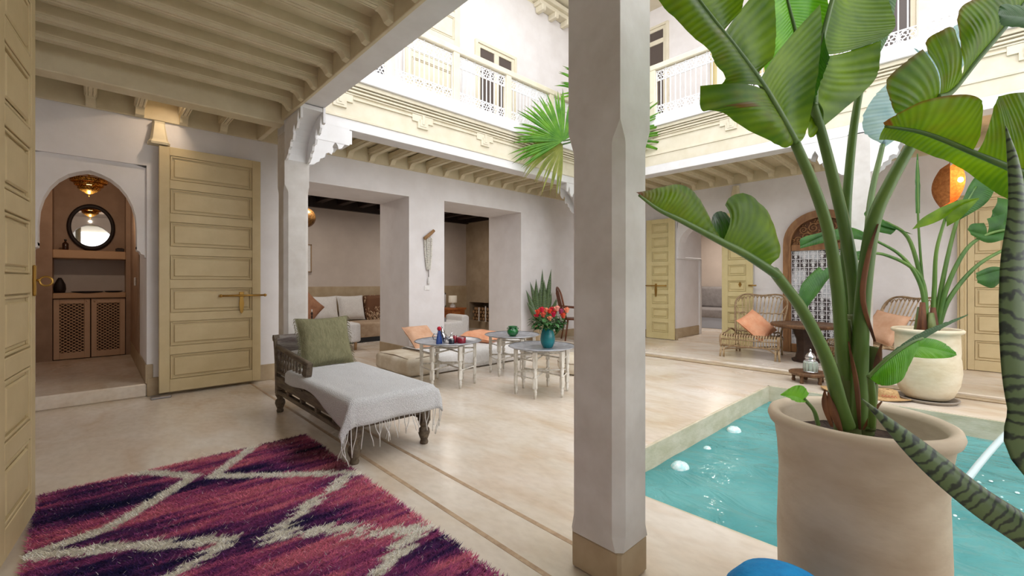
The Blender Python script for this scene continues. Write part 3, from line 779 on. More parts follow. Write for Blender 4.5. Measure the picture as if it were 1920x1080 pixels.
fm = MB(); random.seed(5)
for k in range(60):
    a = random.random() * 6.28; r = .05 + random.random() * .38; x, y = 3.93 + r * math.cos(a) * 1.2, .05 + r * math.sin(a); s = .005 + random.random() * .014 * (1 - r)
    fm.lathe([(0, s * .25), (s * .7, s * .18), (s, 0)], 7, (x, y, -.168), 1.6, .8, cap=False)
fm.build('splash_foam', FOAM, pool, world=True, kind='stuff')
sp = thing('water_spout', 'arc of water pouring into the pool from a spout at the right', 'fountain', (5.46, -.52, 0))
pts = []
for i in range(15):
    s = i / 14; pts.append((5.43 - 1.44 * s, -.5 + .57 * s, .3 - .03 * s - .44 * s * s))
MB().tube(pts, [.012 + .010 * i / 14 for i in range(15)], 8).build('water_stream', pm('water_stream', (225, 240, 242), .05, trans=.35, spec=.6), sp, world=True)
MB().tube([(5.62, -.575, 0), (5.62, -.575, .28), (5.58, -.56, .31), (5.43, -.5, .3)], .018, 10).build('pipe', BRASS, sp, world=True)
MB().lathe([(.05, 0), (.05, .015), (.025, .03), (.02, .05)], 14, (5.62, -.575, 0)).build('flange', BRASS, sp, world=True)
# ------------------------------------------------------------------ rug
RX0, RX1, RY0, RY1 = -.2, 1.135, 1.0, 3.425
rug = thing('shag_rug', 'purple and pink shaggy rug with cream zigzag lines', 'rug', (RX0, RY0, 0))
LN = [[(.803, 3.43), (.507, 3.069)], [(.507, 3.069), (.828, 2.783), (1.15, 2.52)], [(.168, 3.45), (.288, 3.33), (.423, 3.14)], [(.425, 3.14), (.054, 2.754), (-.212, 2.70)],
      [(-.212, 2.70), (-.042, 2.598), (.13, 2.496), (.432, 2.247)], [(1.085, 2.549), (.741, 2.287), (.579, 2.146)], [(.579, 2.146), (.799, 2.046), (.925, 1.845), (1.14, 1.74)], [(1.085, 1.763), (.812, 1.62), (.5, 1.35)], [(.432, 2.247), (.2, 2.12), (-.05, 1.95), (-.2, 1.85)], [(-.2, 1.85), (.2, 1.6), (.5, 1.35)]]
_rs = np.random.RandomState(11)
def vnoise(x, y, seed):
    xi = np.floor(x).astype(int); yi = np.floor(y).astype(int); fx = x - xi; fy = y - yi
    fx = fx * fx * (3 - 2 * fx); fy = fy * fy * (3 - 2 * fy)
    T = np.random.RandomState(seed).rand(64, 64)
    g = lambda a, b: T[a % 64, b % 64]
    return (g(xi, yi) * (1 - fx) + g(xi + 1, yi) * fx) * (1 - fy) + (g(xi, yi + 1) * (1 - fx) + g(xi + 1, yi + 1) * fx) * fy
def rug_color(x, y):
    n = vnoise(x * 1.6 + 3, y * 9 + x * 1.0, 1) * .5 + vnoise(x * 3, y * 30, 2) * .38 + vnoise(x * 12, y * 90, 3) * .26
    pal = np.array([lin(c) for c in ((26, 26, 66), (54, 38, 86), (100, 52, 104), (152, 72, 120), (196, 98, 134), (220, 126, 142))])
    t = np.clip((n - .21) / .58, 0, .999) * 5; i = t.astype(int); f = (t - i)[:, None]
    c = pal[i] * (1 - f) + pal[np.minimum(i + 1, 5)] * f
    pinky = vnoise(x * 1.5, y * 2.2, 7)[:, None]; c = c * (1 - .25 * pinky) + c * np.array([1.0, .85, 1.35]) * .25 * pinky
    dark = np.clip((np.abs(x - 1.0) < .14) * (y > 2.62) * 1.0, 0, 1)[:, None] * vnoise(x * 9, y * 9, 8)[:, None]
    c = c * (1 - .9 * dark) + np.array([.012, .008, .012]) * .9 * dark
    # jagged cream lines
    jg = np.clip((2.95 - y) / .7, .12, 1); jx = jg * ((vnoise(x * 3, y * 70, 4) - .5) * .15 + (vnoise(x * 9, y * 150, 5) - .5) * .08)
    d = np.full(x.shape, 9.)
    xx = x + jx * .9
    for ln in LN:
        for (a, b) in zip(ln[:-1], ln[1:]):
            ax, ay = a; bx, by = b; L2 = (bx - ax) ** 2 + (by - ay) ** 2
            s = np.clip(((xx - ax) * (bx - ax) + (y - ay) * (by - ay)) / L2, 0, 1)
            d = np.minimum(d, np.hypot(xx - ax - s * (bx - ax), y - ay - s * (by - ay)))
    m = (d < .034)[:, None]
    cream = np.array(lin((250, 243, 228))) * (.85 + .3 * vnoise(x * 30, y * 60, 9)[:, None])
    return np.where(m, cream, c)
def attr_mat(name, rough=.9):
    m = bpy.data.materials.new(name); m.use_nodes = True; N = m.node_tree.nodes; a = N.new('ShaderNodeAttribute'); a.attribute_name = 'col'
    m.node_tree.links.new(a.outputs['Color'], N['Principled BSDF'].inputs['Base Color']); N['Principled BSDF'].inputs['Roughness'].default_value = rough; N['Principled BSDF'].inputs['Specular IOR Level'].default_value = .15
    return m
def np_mesh(name, V, Fq, cols, mat, parent, kind=None):
    me = bpy.data.meshes.new(name); nv, nf = len(V), len(Fq)
    me.vertices.add(nv); me.vertices.foreach_set('co', V.ravel()); k = Fq.shape[1]
    me.loops.add(nf * k); me.loops.foreach_set('vertex_index', Fq.ravel().astype('i')); me.polygons.add(nf)
    me.polygons.foreach_set('loop_start', np.arange(0, nf * k, k, dtype='i'))
    if cols is not None:
        at = me.color_attributes.new('col', 'FLOAT_COLOR', 'POINT'); at.data.foreach_set('color', np.concatenate([cols, np.ones((nv, 1))], 1).ravel())
    me.update(calc_edges=True); me.validate(); me.materials.append(mat)
    o = bpy.data.objects.new(name, me); COL.objects.link(o); o.parent = parent
    if kind: o['kind'] = kind
    return o
WOOL = attr_mat('dyed_wool')
gx, gy = 90, 160
X, Y = np.meshgrid(np.linspace(RX0, RX1, gx), np.linspace(RY0, RY1, gy)); X = X.ravel(); Y = Y.ravel()
edge = np.minimum(np.minimum(X - RX0, RX1 - X), np.minimum(Y - RY0, RY1 - Y))
V = np.stack([X - RX0, Y - RY0, np.where(edge < .004, .002, .012)], 1)
idx = np.arange(gx * gy).reshape(gy, gx)
Fq = np.stack([idx[:-1, :-1].ravel(), idx[:-1, 1:].ravel(), idx[1:, 1:].ravel(), idx[1:, :-1].ravel()], 1)
np_mesh('backing', V, Fq, rug_color(X, Y) * .6, WOOL, rug)
nt = 120000
tx = _rs.rand(nt) * (RX1 - RX0 + .02) + RX0 - .01; ty_ = _rs.rand(nt) ** .8 * (RY1 - RY0 + .02); ty_ = RY0 - .005 + ty_
c = rug_color(np.clip(tx, RX0, RX1), np.clip(ty_, RY0, RY1)) * (.72 + .6 * _rs.rand(nt, 1)); c = np.where(_rs.rand(nt, 1) < .018, np.array([[.6, .5, .56]]), c)
an = _rs.randn(nt) * .7 + np.where(_rs.rand(nt) < .5, 0, math.pi); ln_ = .012 + .014 * _rs.rand(nt); wd_ = .0022 + .002 * _rs.rand(nt)
ox, oy = np.cos(an), np.sin(an) * .6
b0 = np.stack([tx - RX0 + oy * wd_, ty_ - RY0 - ox * wd_, np.full(nt, .008)], 1); b1 = np.stack([tx - RX0 - oy * wd_, ty_ - RY0 + ox * wd_, np.full(nt, .008)], 1)
tp = np.stack([tx - RX0 + ox * ln_, ty_ - RY0 + oy * ln_, .012 + .016 * _rs.rand(nt)], 1)
V = np.stack([b0, b1, tp], 1).reshape(-1, 3); Fq = np.arange(nt * 3).reshape(nt, 3)
np_mesh('pile', V, Fq, np.repeat(np.clip(c, 0, 1), 3, 0), WOOL, rug, 'stuff')

# ------------------------------------------------------------------ soft goods helpers
def cushion(name, w, h, t, mat, label, loc, rot, parent=None, fringe=None, n=18, group=None, seed=0):
    """plump square cushion in the local xz plane, thickness along y"""
    rows_f, rows_b = [], []
    for i in range(n + 1):
        rf, rb_ = [], []
        for j in range(n + 1):
            a, b = 2 * i / n - 1, 2 * j / n - 1
            pin = 1 - .07 * (1 - (a * a)) * abs(b) ** 3 - .0
            pin2 = 1 - .07 * (1 - b * b) * abs(a) ** 3
            k = ((1 - a ** 4) * (1 - b ** 4)) ** .5
            wv = .012 * mnoise.noise((a * 2.3 + seed, b * 2.3, seed)) * k
            x, z = a * w / 2 * pin2, b * h / 2 * pin
            rf.append((x, -t / 2 * k + wv, z)); rb_.append((x, t / 2 * k + wv, z))
        rows_f.append(rf); rows_b.append(rb_)
    m = MB(); m.grid(rows_f); m.grid([r[::-1] for r in rows_b])
    o = thing(name, label, 'cushion', loc); o.rotation_euler = rot
    if group: o['group'] = group
    m.build('cover', mat, o, fix=False)
    per = []
    for s in range(n * 4):
        k = s // n; f = s % n
        per.append({0: rows_f[f][0], 1: rows_f[n][f], 2: rows_f[n - f][n], 3: rows_f[0][n - f]}[k])
    MB().tube(per, .005, 6, closed=True).build('piping', mat, o)
    if fringe:
        random.seed(4)
        for sx in (-1, 1):
            fb = MB()
            for k in range(34):
                z = -h / 2 + h * k / 33; x = sx * w / 2 * (1 - .07 * (1 - (2 * z / h) ** 2) * 1)
                l = .02 + random.random() * .02
                fb.tube([(x, 0, z), (x + sx * l * .6, random.uniform(-.01, .01), z - l * .2), (x + sx * l * .9, random.uniform(-.015, .015), z - l * .8)], [.0035, .003, .0015], 4)
            fb.build('fringe', mat, o)
    return o
LINEN = pm('white_linen', (226, 224, 222), .9, c2=(214, 211, 208), scale=40, bump=.5, bscale=120)
BOUCLE = pm('white_boucle', (222, 222, 224), .95, c2=(206, 206, 208), scale=90, bump=1.0, bscale=170)
GREENV = pm('sage_green_velvet', (132, 128, 98), .85, c2=(112, 109, 80), scale=22, stretch=(3, 1, 1), bump=.5, bscale=60)
ORANGE = pm('terracotta_cotton', (232, 174, 138), .85, c2=(222, 152, 114), scale=9, bump=.3, bscale=60)
PEACH = pm('peach_cotton', (220, 178, 148), .85, c2=(208, 160, 128), scale=9, bump=.3, bscale=60)
OLDW = pm('weathered_grey_wood', (112, 98, 80), .6, c2=(74, 60, 48), scale=9, stretch=(4, .6, 4), bump=.3, bscale=50)

# ------------------------------------------------------------------ daybed
db = thing('daybed', 'carved weathered wooden daybed with scrolled head and spindle arms', 'daybed', (1.45, 3.47, 0))
hx, hy = .265, .785
turn = [(.0, 0), (.026, 0), (.03, .012), (.024, .03), (.034, .055), (.042, .08), (.038, .105), (.024, .12), (.03, .135), (.038, .15), (.038, .165)]
for sx in (-1, 1):
    for sy in (-1, 1):
        MB().lathe(turn, 16).xf(Matrix.Translation((sx * (hx - .01), sy * (hy - .02), 0))).box(sx * (hx - .01) - .034, sx * (hx - .01) + .034, sy * (hy - .02) - .034, sy * (hy - .02) + .034, .16, .31, .004).build('leg', OLDW, db)
for sx in (-1, 1):
    MB().box(sx * hx - .02, sx * hx + .02, -hy, hy, .165, .2, .005).build('stretcher', OLDW, db)
    MB().box(sx * hx - .022, sx * hx + .022, -hy, hy, .235, .32, .006).build('side_rail', OLDW, db)
    for k in range(4):
        y = -hy + .3 + k * .32; MB().box(sx * hx - .016, sx * hx + .016, y - .02, y + .02, .2, .236).build('rail_block', OLDW, db)
for sy in (-1, 1):
    MB().box(-hx, hx, sy * hy - .02, sy * hy + .02, .225, .31, .006).build('end_rail', OLDW, db)
MB().box(-hx + .02, hx - .02, -hy + .02, hy - .02, .27, .3).build('slat_base', OLDW, db)
# scrolled head: side posts and curved board
prof = [(hy - .03, .28), (hy - .025, .40), (hy - .0, .52), (hy + .02, .60), (hy + .03, .645), (hy + .055, .675), (hy + .085, .67), (hy + .1, .645), (hy + .085, .62), (hy + .065, .615), (hy + .05, .55), (hy + .03, .44), (hy + .02, .28)]
for sx in (-1, 1): MB().prism(prof, sx * hx - .022, sx * hx + .022, 'x').build('head_post', OLDW, db)
bk = MB(); rows = []
for (y, z) in ((hy - .02, .45), (hy, .52), (hy + .018, .60), (hy + .03, .645), (hy + .055, .672), (hy + .085, .665), (hy + .095, .645), (hy + .08, .625)): rows.append([(-hx, y, z), (hx, y, z)])
bk.grid(rows); rows = [[(a, b + .014, c_ - .006) for a, b, c_ in r] for r in rows]; bk.grid(rows[::-1]); bk.build('headboard', pm('worn_painted_head', (140, 132, 124), .5, c2=(84, 68, 62), scale=6, stretch=(1, 5, 5)), db)
# spindle arm (left side only)
for sx in (-1,):
    x = sx * hx
    MB().tube([(x, hy - .0, .575), (x, hy - .3, .55), (x, hy - .62, .525), (x, hy - .78, .515)], [.02, .022, .024, .026], 8).build('arm_rail', OLDW, db)
    MB().prism([(hy - .70, .30), (hy - .73, .38), (hy - .77, .44), (hy - .79, .52), (hy - .73, .53), (hy - .70, .45), (hy - .67, .36), (hy - .66, .30)], x - .022, x + .022, 'x').build('arm_post', OLDW, db)
    MB().box(x - .016, x + .016, hy - .69, hy - .02, .345, .365, .004).build('arm_lower_rail', OLDW, db)
    for k in range(9):
        y = hy - .07 - k * .072; zt = .572 - .08 * (k / 9)
        MB().lathe([(.008, .36), (.013, .375), (.007, .385), (.014, .42), (.01, .45), (.006, .47), (.012, .485), (.008, zt - .02), (.009, zt)], 8, (x, y, 0)).build('spindle', OLDW, db)
MB().box(-hx + .005, hx - .005, -hy + .01, hy - .03, .295, .40, .03).build('mattress', LINEN, db)
# bolster behind cushion
tag(MB().tube([(1.235, 4.16, .47), (1.26, 4.16, .47), (1.45, 4.155, .475), (1.64, 4.16, .47), (1.67, 4.16, .47)], [.04, .068, .072, .068, .04], 14).build('bolster', LINEN), 'white bolster at the head of the daybed behind the green cushion', 'cushion')
# blanket
bl = thing('blanket', 'white woven blanket with long fringe draped over the daybed foot', 'blanket', (1.45, 2.69, 0))
nx, ny = 46, 60; x0, x1, y0, y1 = 1.163, 1.737, 2.655, 3.88
hangL = lambda y: .15 + .05 * math.sin(y * 5 + 1) - .10 * max(0, (y - 3.05) / .75)
rows = []
for i in range(nx + 1):
    row = []
    for j in range(ny + 1):
        a = -.17 + (x1 - x0 + .27) * i / nx         # cloth coord across
        b = -.16 + (y1 - y0 + .16) * j / ny           # along, negative hangs over the foot
        ex = 0
        if a < 0: ex = -a * (hangL(y0 + max(b, 0)) / .17)
        r_ex = max(0, a - (x1 - x0)); ey = max(0, -b)
        xx = min(max(a, 0), x1 - x0) + x0; yy = max(b, 0) + y0
        rad = .022
        hang = math.hypot(ex + r_ex, ey); z = .412
        if hang > 0:
            z -= max(0, hang - rad * .3)
            sgn = -1 if ex > 0 else 1
            xx += sgn * (min(ex + r_ex, rad) + (.35 * (ex + r_ex) * (1 if ey > .02 else .05)))
            yy -= min(ey, rad) + (.18 * ey if (ex + r_ex) > .02 else .05 * ey) + .012 * math.sin(a * 16) * ey / .16
        else:
            z += .006 * mnoise.noise((xx * 6, yy * 6, 1)) + .003 * mnoise.noise((xx * 25, yy * 25, 1))
            if yy > 3.7: z += .0
        row.append((xx, yy, z))
    rows.append(row)
bm_ = MB(); bm_.grid(rows); bo = bm_.build('cloth', BOUCLE, bl, world=True)
so = bo.modifiers.new('thick', 'SOLIDIFY'); so.thickness = .010; so.offset = 1
random.seed(8)
for i in range(0, nx + 1):
    if i % 2 and random.random() < .5: continue
    p = Vector(rows[i][0]); l = .10 + random.random() * .07; l = min(l, p.z - .012)
    dx, dy = random.uniform(-.03, .03), random.uniform(-.03, .02)
    MB().tube([p, p + Vector((dx * .3, dy * .3, -l * .4)), p + Vector((dx, dy, -l * .75)), p + Vector((dx * 1.2, dy * 1.4, -l))], .0028, 5).build('fringe_strand', LINEN, bl, world=True)
cushion('square_cushion', .47, .44, .15, GREENV, 'sage green cushion with frayed edges leaning on the daybed head', (1.50, 4.0, .617), (math.radians(-17), 0, math.radians(6)), fringe=True)

# ------------------------------------------------------------------ tray tables
WTURN = pm('chipped_white_wood', (236, 233, 226), .5, c2=(206, 198, 184), scale=16, stretch=(2, 2, .6))
TIN = pm('hammered_tin', (186, 188, 194), .3, metal=.45, c2=(150, 152, 160), scale=14, bump=.2, bscale=60)
def tray_table(loc, R, rot, label, h=.47):
    t = thing('tray_table', label, 'table', loc, rot, 'round tray tables')
    tr = thing('tmp', '', '')
    bpy.data.objects.remove(tr)
    tb = MB().lathe([(0, h - .012), (R * .72, h - .012), (R * .8, h - .008), (R * .97, h + .008), (R, h + .014), (R, h + .018), (R * .96, h + .016), (R * .8, h + .001), (R * .72, h - .004), (R * .70, h - .004), (R * .5, h - .003), (R * .48, h - .001), (R * .46, h - .003), (0, h - .003)], 48).build('tray', TIN, t)
    MB().lathe([(R * .985, h + .011), (R * 1.012, h + .015), (R * .99, h + .021)], 48, cap=False).build('rolled_rim', TIN, tb)
    rl = R * .8; pts = []
    for k in range(6):
        a = k * math.pi / 3; x, y = rl * math.cos(a), rl * math.sin(a); pts.append((x, y))
        m = MB(); m.lathe([(0, 0), (.011, 0), (.014, .03), (.019, .05), (.014, .055), (.020, .065), (.016, .085), (.014, .09), (.022, .10)], 10)
        m.box(-.021, .021, -.017, .017, .10, .2, .003); m.lathe([(.018, .2), (.022, .21), (.015, .225), (.021, .25), (.021, .27), (.015, .29), (.021, .30)], 10); m.box(-.022, .022, -.018, .018, .30, h - .012, .003)
        m.xf(Matrix.Translation((x, y, 0)) @ Matrix.Rotation(a + math.pi / 2, 4, 'Z')).build('leg', WTURN, t)
    for z in (h - .08, .215):
        for k in range(3):
            for s in (-1,):
                p, q = pts[k], pts[(k + 3) % 6]
                MB().tube([(p[0], p[1], z + (k - 1) * .012), (q[0], q[1], z + (k - 1) * .012)], .0085, 4, smooth=False).build('cross_bar', WTURN, t)
        for k in (0, 2, 4):
            p, q = pts[k], pts[(k + 1) % 6]; MB().tube([(p[0], p[1], z - .02), (q[0], q[1], z - .02)], .007, 4, smooth=False).build('side_bar', WTURN, t)
    return t
T1, T2, T3 = (2.90, 4.10, 0), (3.83, 4.03, 0), (3.37, 3.10, 0)
tray_table(T1, .373, .35, 'round tin tray table with silver teapot and red glasses, nearest the daybed')
tray_table(T2, .345, .2, 'round tin tray table carrying the small green pot')
tray_table(T3, .345, .5, 'round tin tray table with the turquoise flower vase, next to the pillar')
SILV = pm('silver', (200, 200, 204), .18, metal=1)
ZT = .4665
def onT(T, dx, dy): return (T[0] + dx, T[1] + dy, ZT)
tp_ = thing('teapot', 'silver teapot with pointed lid on the nearest tray table', 'teapot', onT(T1, -.06, .03))
MB().lathe([(.03, 0), (.04, .004), (.036, .012), (.05, .03), (.056, .055), (.05, .085), (.03, .105), (.026, .112)], 20).build('body', SILV, tp_)
MB().lathe([(.028, .11), (.03, .118), (.02, .14), (.008, .158), (.006, .165), (.011, .172), (.008, .18), (0, .19)], 16).build('lid', SILV, tp_)
MB().tube([(.045, -.02, .04), (.075, -.035, .06), (.09, -.042, .09), (.108, -.05, .108)], [.014, .011, .008, .006], 8).build('spout', SILV, tp_)
MB().tube([(-.045, .02, .095), (-.085, .04, .1), (-.1, .045, .07), (-.085, .04, .035), (-.05, .025, .03)], .006, 6).build('handle', SILV, tp_)
bc = thing('blue_incense_holder', 'blue pointed ornament with red pompom beside the teapot', 'ornament', onT(T1, -.155, -.05))
MB().lathe([(.036, 0), (.04, .006), (.036, .05), (.026, .10), (.018, .135), (.014, .15), (0, .15)], 14, sy=.5).build('body', pm('cobalt_glaze', (44, 74, 138), .3, c2=(30, 50, 110), scale=20), bc)
MB().lathe([(0, .145), (.018, .15), (.024, .168), (.018, .186), (0, .192)], 12).build('pompom', pm('red_wool', (190, 30, 52), .9, bump=.6, bscale=200), bc)
MB().tube([(.03, 0, .12), (.05, 0, .08), (.055, 0, .03), (.06, 0, .008)], [.006, .008, .008, .004], 6).build('tassel', pm('navy_thread', (26, 30, 56), .9), bc)
def glass(loc, r, h, col, label, name='tea_glass', cat='glass'):
    t = thing(name, label, cat, loc)
    MB().lathe([(r * .85, 0), (r, h * .1), (r, h), (r * .93, h), (r * .92, h * .3), (0, h * .25)], 18).build('bowl', pm('glass_' + str(col), col, .12, spec=.6), t)
    MB().lathe([(r * .98, h * .93), (r * 1.03, h), (r * .95, h * 1.01)], 18, cap=False).build('rim', SILV, t)
glass(onT(T1, -.05, -.135), .032, .055, (40, 44, 56), 'dark glass in front of the silver teapot')
glass(onT(T1, .02, -.10), .022, .085, (150, 24, 44), 'tall narrow red glass on the nearest tray table')
glass(onT(T1, .065, -.16), .05, .065, (136, 18, 40), 'wide red glass bowl at the front of the nearest tray', 'glass_bowl', 'bowl')
tag(MB().lathe([(.03, 0), (.05, .004), (.055, .012), (.05, .01), (0, .006)], 20, onT(T1, .12, .1)).build('saucer', SILV), 'small silver saucer on the back of the nearest tray', 'saucer')
gp = thing('green_pot', 'small glazed emerald pot with flared lip on a tray table', 'pot', onT(T2, -.02, -.03))
MB().lathe([(.035, 0), (.042, .006), (.068, .035), (.074, .06), (.064, .085), (.045, .098), (.044, .104), (.064, .122), (.060, .124), (.038, .104), (.05, .08), (.04, .03), (0, .02)], 28).build('body', pm('emerald_glaze', (20, 112, 52), .12, c2=(10, 84, 38), scale=8, coat=.5), gp)
for k in range(8): MB().tube([(.05 * math.cos(k * .785), .05 * math.sin(k * .785), .098), (.066 * math.cos(k * .785), .066 * math.sin(k * .785), .105), (.07 * math.cos(k * .785), .07 * math.sin(k * .785), .09)], .006, 6).build('lug', MATS['emerald_glaze'], gp)
# vase of roses
vz = (3.415, 3.06, ZT)
va = thing('flower_vase', 'turquoise ribbed vase standing on the tray table by the pillar', 'vase', vz)
MB().lathe([(.045, 0), (.052, .005), (.072, .05), (.078, .09), (.07, .14), (.058, .18), (.054, .2), (.05, .2), (.06, .14), (.06, .05), (0, .03)], 28).build('body', pm('turquoise_glaze', (22, 128, 134), .25, c2=(16, 108, 120), scale=9, coat=.3), va)
LEAFD = pm('rose_leaf', (52, 104, 44), .5, c2=(34, 78, 34), scale=30)
STEMG = pm('green_stem', (84, 120, 60), .5)
def leaf_small(c, dr, up, L_, W_):
    d = Vector(dr).normalized(); s = d.cross(Vector(up)).normalized(); n_ = s.cross(d); rows = []
    for i in range(5):
        t = i / 4; w_ = W_ * math.sin(math.pi * min(1, t * .92 + .05)) ** .8
        p = Vector(c) + d * L_ * t - n_ * 0 + Vector((0, 0, -L_ * .35 * t * t))
        rows.append([p - s * w_ + n_ * w_ * .3, p, p + s * w_ + n_ * w_ * .3])
    return rows
random.seed(12)
roses = [(-.115, .0, .05, (214, 40, 70)), (-.1, .01, .095, (236, 84, 58)), (-.06, 0, .12, (214, 46, 80)), (-.015, .02, .115, (244, 160, 130)), (.02, 0, .105, (232, 70, 50)), (.06, -.01, .07, (210, 30, 76)), (.02, -.03, .03, (246, 158, 122)), (.10, .02, .13, (248, 176, 160)), (.14, .02, .10, (170, 70, 110)), (.16, -.01, .06, (236, 110, 60)), (.20, .0, .115, (246, 178, 150)), (-.03, .05, .09, (240, 120, 90)), (.08, .06, .09, (236, 150, 120)), (-.05, -.05, .07, (226, 92, 74)), (.05, .08, .12, (220, 60, 80))]
for k, (a, b, z, col) in enumerate(roses):
    # a along image right, b along view depth
    p = Vector((SA * a + CA * b, -CA * a + SA * b, .265 + z))
    r = thing('rose', '', 'flower', tuple(Vector(vz) + p)); r['group'] = 'roses in the turquoise vase'
    nm = {214: 'crimson', 236: 'orange-red', 244: 'peach', 232: 'scarlet', 210: 'magenta', 246: 'apricot', 248: 'pale pink', 170: 'mauve', 240: 'coral', 226: 'dusty coral', 220: 'rosy red'}[col[0]]
    r['label'] = nm + ' rose ' + ['at the far left of the bouquet', 'at the upper left of the bouquet', 'high on the left of the bouquet', 'near the top middle of the bouquet', 'in the top centre of the bouquet', 'right of centre in the bouquet', 'low in front of the bouquet', 'at the top right of the bouquet', 'on the right side of the bouquet', 'low on the right of the bouquet', 'standing out at the far right of the bouquet', 'at the back left of the bouquet', 'at the back right of the bouquet', 'in front left of the bouquet', 'deep at the back of the bouquet'][k]
    pm_ = pm('rose_' + nm, col, .6); R = .031 + random.random() * .009
    m = MB()
    for q in range(9):
        an_ = q * 2.4; rr_ = R * (.25 + .75 * q / 8); 
        rows = []
        for i in range(4):
            t = i / 3; rows.append([(rr_ * (.5 + .6 * t) * math.cos(an_ + s * .55), rr_ * (.5 + .6 * t) * math.sin(an_ + s * .55), R * (1.5 * t - .55 * (q / 8) * t * t - .4)) for s in (-1, -.5, 0, .5, 1)])
        m.grid(rows)
    m.lathe([(0, -R * .6), (R * .5, -R * .45), (R * .45, R * .5), (0, R * .7)], 8); m.build('petals', pm_, r)
    MB().tube([(0, 0, -R * .4), tuple(-p * .35 + Vector((0, 0, -.06))), tuple(Vector((p.x * -.9, p.y * -.9, -p.z + .08)))], .003, 5).build('stem', STEMG, r)
fo = MB()
for k in range(190):
    a = random.random() * 6.28; rr_ = .03 + .125 * math.sqrt(random.random()); z = .19 + random.random() * .13
    c_ = Vector((rr_ * math.cos(a), rr_ * math.sin(a), z)); dr = Vector((math.cos(a + random.uniform(-1, 1)), math.sin(a + random.uniform(-1, 1)), random.uniform(-.3, .7)))
    fo.grid(leaf_small(c_, dr, (0, 0, 1), .055 + .025 * random.random(), .018))
fo.build('foliage', LEAFD, va, kind='stuff', fix=False)

# ------------------------------------------------------------------ floor mattress with throw and cushions
fm_ = thing('floor_mattress', 'long cream leather floor mattress under a white throw', 'mattress', (3.72, 5.03, 0))
LEATH = pm('cream_leather', (222, 212, 194), .6, c2=(196, 180, 154), scale=4, bump=.4, bscale=24)
def softbox(x0, x1, y0, y1, z0, z1, r, n=6, wob=.008, seed=0):
    m = MB(); rows = []
    prof = [(r, z0)] + [(r - r * math.sin(a), z0 + r - r * math.cos(a)) for a in [k * math.pi / 2 / n for k in range(1, n + 1)]] + [(r - r * math.cos(a), z1 - r + r * math.sin(a)) for a in [k * math.pi / 2 / n for k in range(0, n + 1)]]
    for (ins_, z) in prof:
        X0, X1, Y0, Y1 = x0 + ins_, x1 - ins_, y0 + ins_, y1 - ins_; row = []
        c_ = .06; k = 10
        per = [(X0 + (X1 - X0) * i / k, Y0) for i in range(k)] + [(X1, Y0 + (Y1 - Y0) * i / k) for i in range(k)] + [(X1 - (X1 - X0) * i / k, Y1) for i in range(k)] + [(X0, Y1 - (Y1 - Y0) * i / k) for i in range(k)]
        for (x, y) in per:
            w_ = wob * mnoise.noise((x * 5 + seed, y * 5, z * 8)); row.append((x + w_, y + w_, z + .6 * w_ if z > z0 + .01 else z))
        rows.append(row)
    m.grid(rows, closed=True)
    top = rows[-1]; cx_ = sum(p[0] for p in top) / len(top); cy_ = sum(p[1] for p in top) / len(top)
    n0 = len(m.v); m.v.append((cx_, cy_, z1 + .004)); L_ = len(top); o_ = n0 - L_
    for i in range(L_): m.f.append([o_ + i, o_ + (i + 1) % L_, n0]); m.sm.append(True)
    return m
softbox(2.70, 4.76, 4.62, 5.45, 0, .235, .07).build('body', LEATH, fm_, world=True)
st_ = MB()
st_.tube([(2.73, 4.66, .215), (2.735, 5.0, .232), (2.73, 5.41, .215)], .006, 5); st_.tube([(3.05, 4.63, .03), (3.05, 4.625, .15), (3.05, 4.66, .232), (3.05, 5.0, .238), (3.05, 5.4, .235)], .007, 5); st_.tube([(2.73, 4.66, .215), (2.88, 4.65, .222), (3.05, 4.66, .232)], .006, 5)
st_.build('seam_stitching', pm('dark_seam', (150, 132, 112), .8), fm_, world=True)
th = thing('white_throw', 'white cotton throw spread over the floor mattress', 'throw', (3.9, 5.0, 0))
rows = []
for i in range(41):
    x = 3.08 + (4.78 - 3.08) * i / 40; row = []
    for (y, z) in ((4.592, .02), (4.594, .08), (4.60, .15), (4.606, .2), (4.63, .236), (4.68, .249), (4.8, .252), (5.0, .254), (5.2, .252), (5.38, .25), (5.44, .24), (5.465, .2), (5.47, .12)):
        w_ = .010 * mnoise.noise((x * 5, y * 5 + z * 3, 2)); row.append((x + .02 * mnoise.noise((y * 4, z * 9, i * .01)), y + (w_ * .7 if z < .22 else 0), z + abs(w_) * .5))
    rows.append(row)
tc_ = MB().grid(rows).build('cloth', LINEN, th, world=True); so = tc_.modifiers.new('thick', 'SOLIDIFY'); so.thickness = .006; so.offset = 1
cushion('floor_cushion', .42, .42, .13, PEACH, 'peach cushion leaning on the pier behind the teapot tray', (3.30, 5.30, .385), (math.radians(-52), 0, math.radians(4)), seed=2)
cushion('floor_cushion', .52, .5, .15, ORANGE, 'striped orange cushion lying flat on the floor mattress', (4.24, 5.08, .335), (math.radians(-84), 0, math.radians(20)), seed=5)
pf = thing('round_pouf', 'round cream leather pouf half hidden behind the pillar', 'pouf', (4.44, 3.46, 0))
MB().lathe([(.0, 0), (.18, 0), (.235, .03), (.26, .09), (.262, .15), (.235, .205), (.17, .235), (0, .245)], 28).build('body', LEATH, pf)
MB().lathe([(.262, .145), (.266, .15), (.262, .155)], 28, cap=False).build('seam', MATS['dark_seam'], pf)

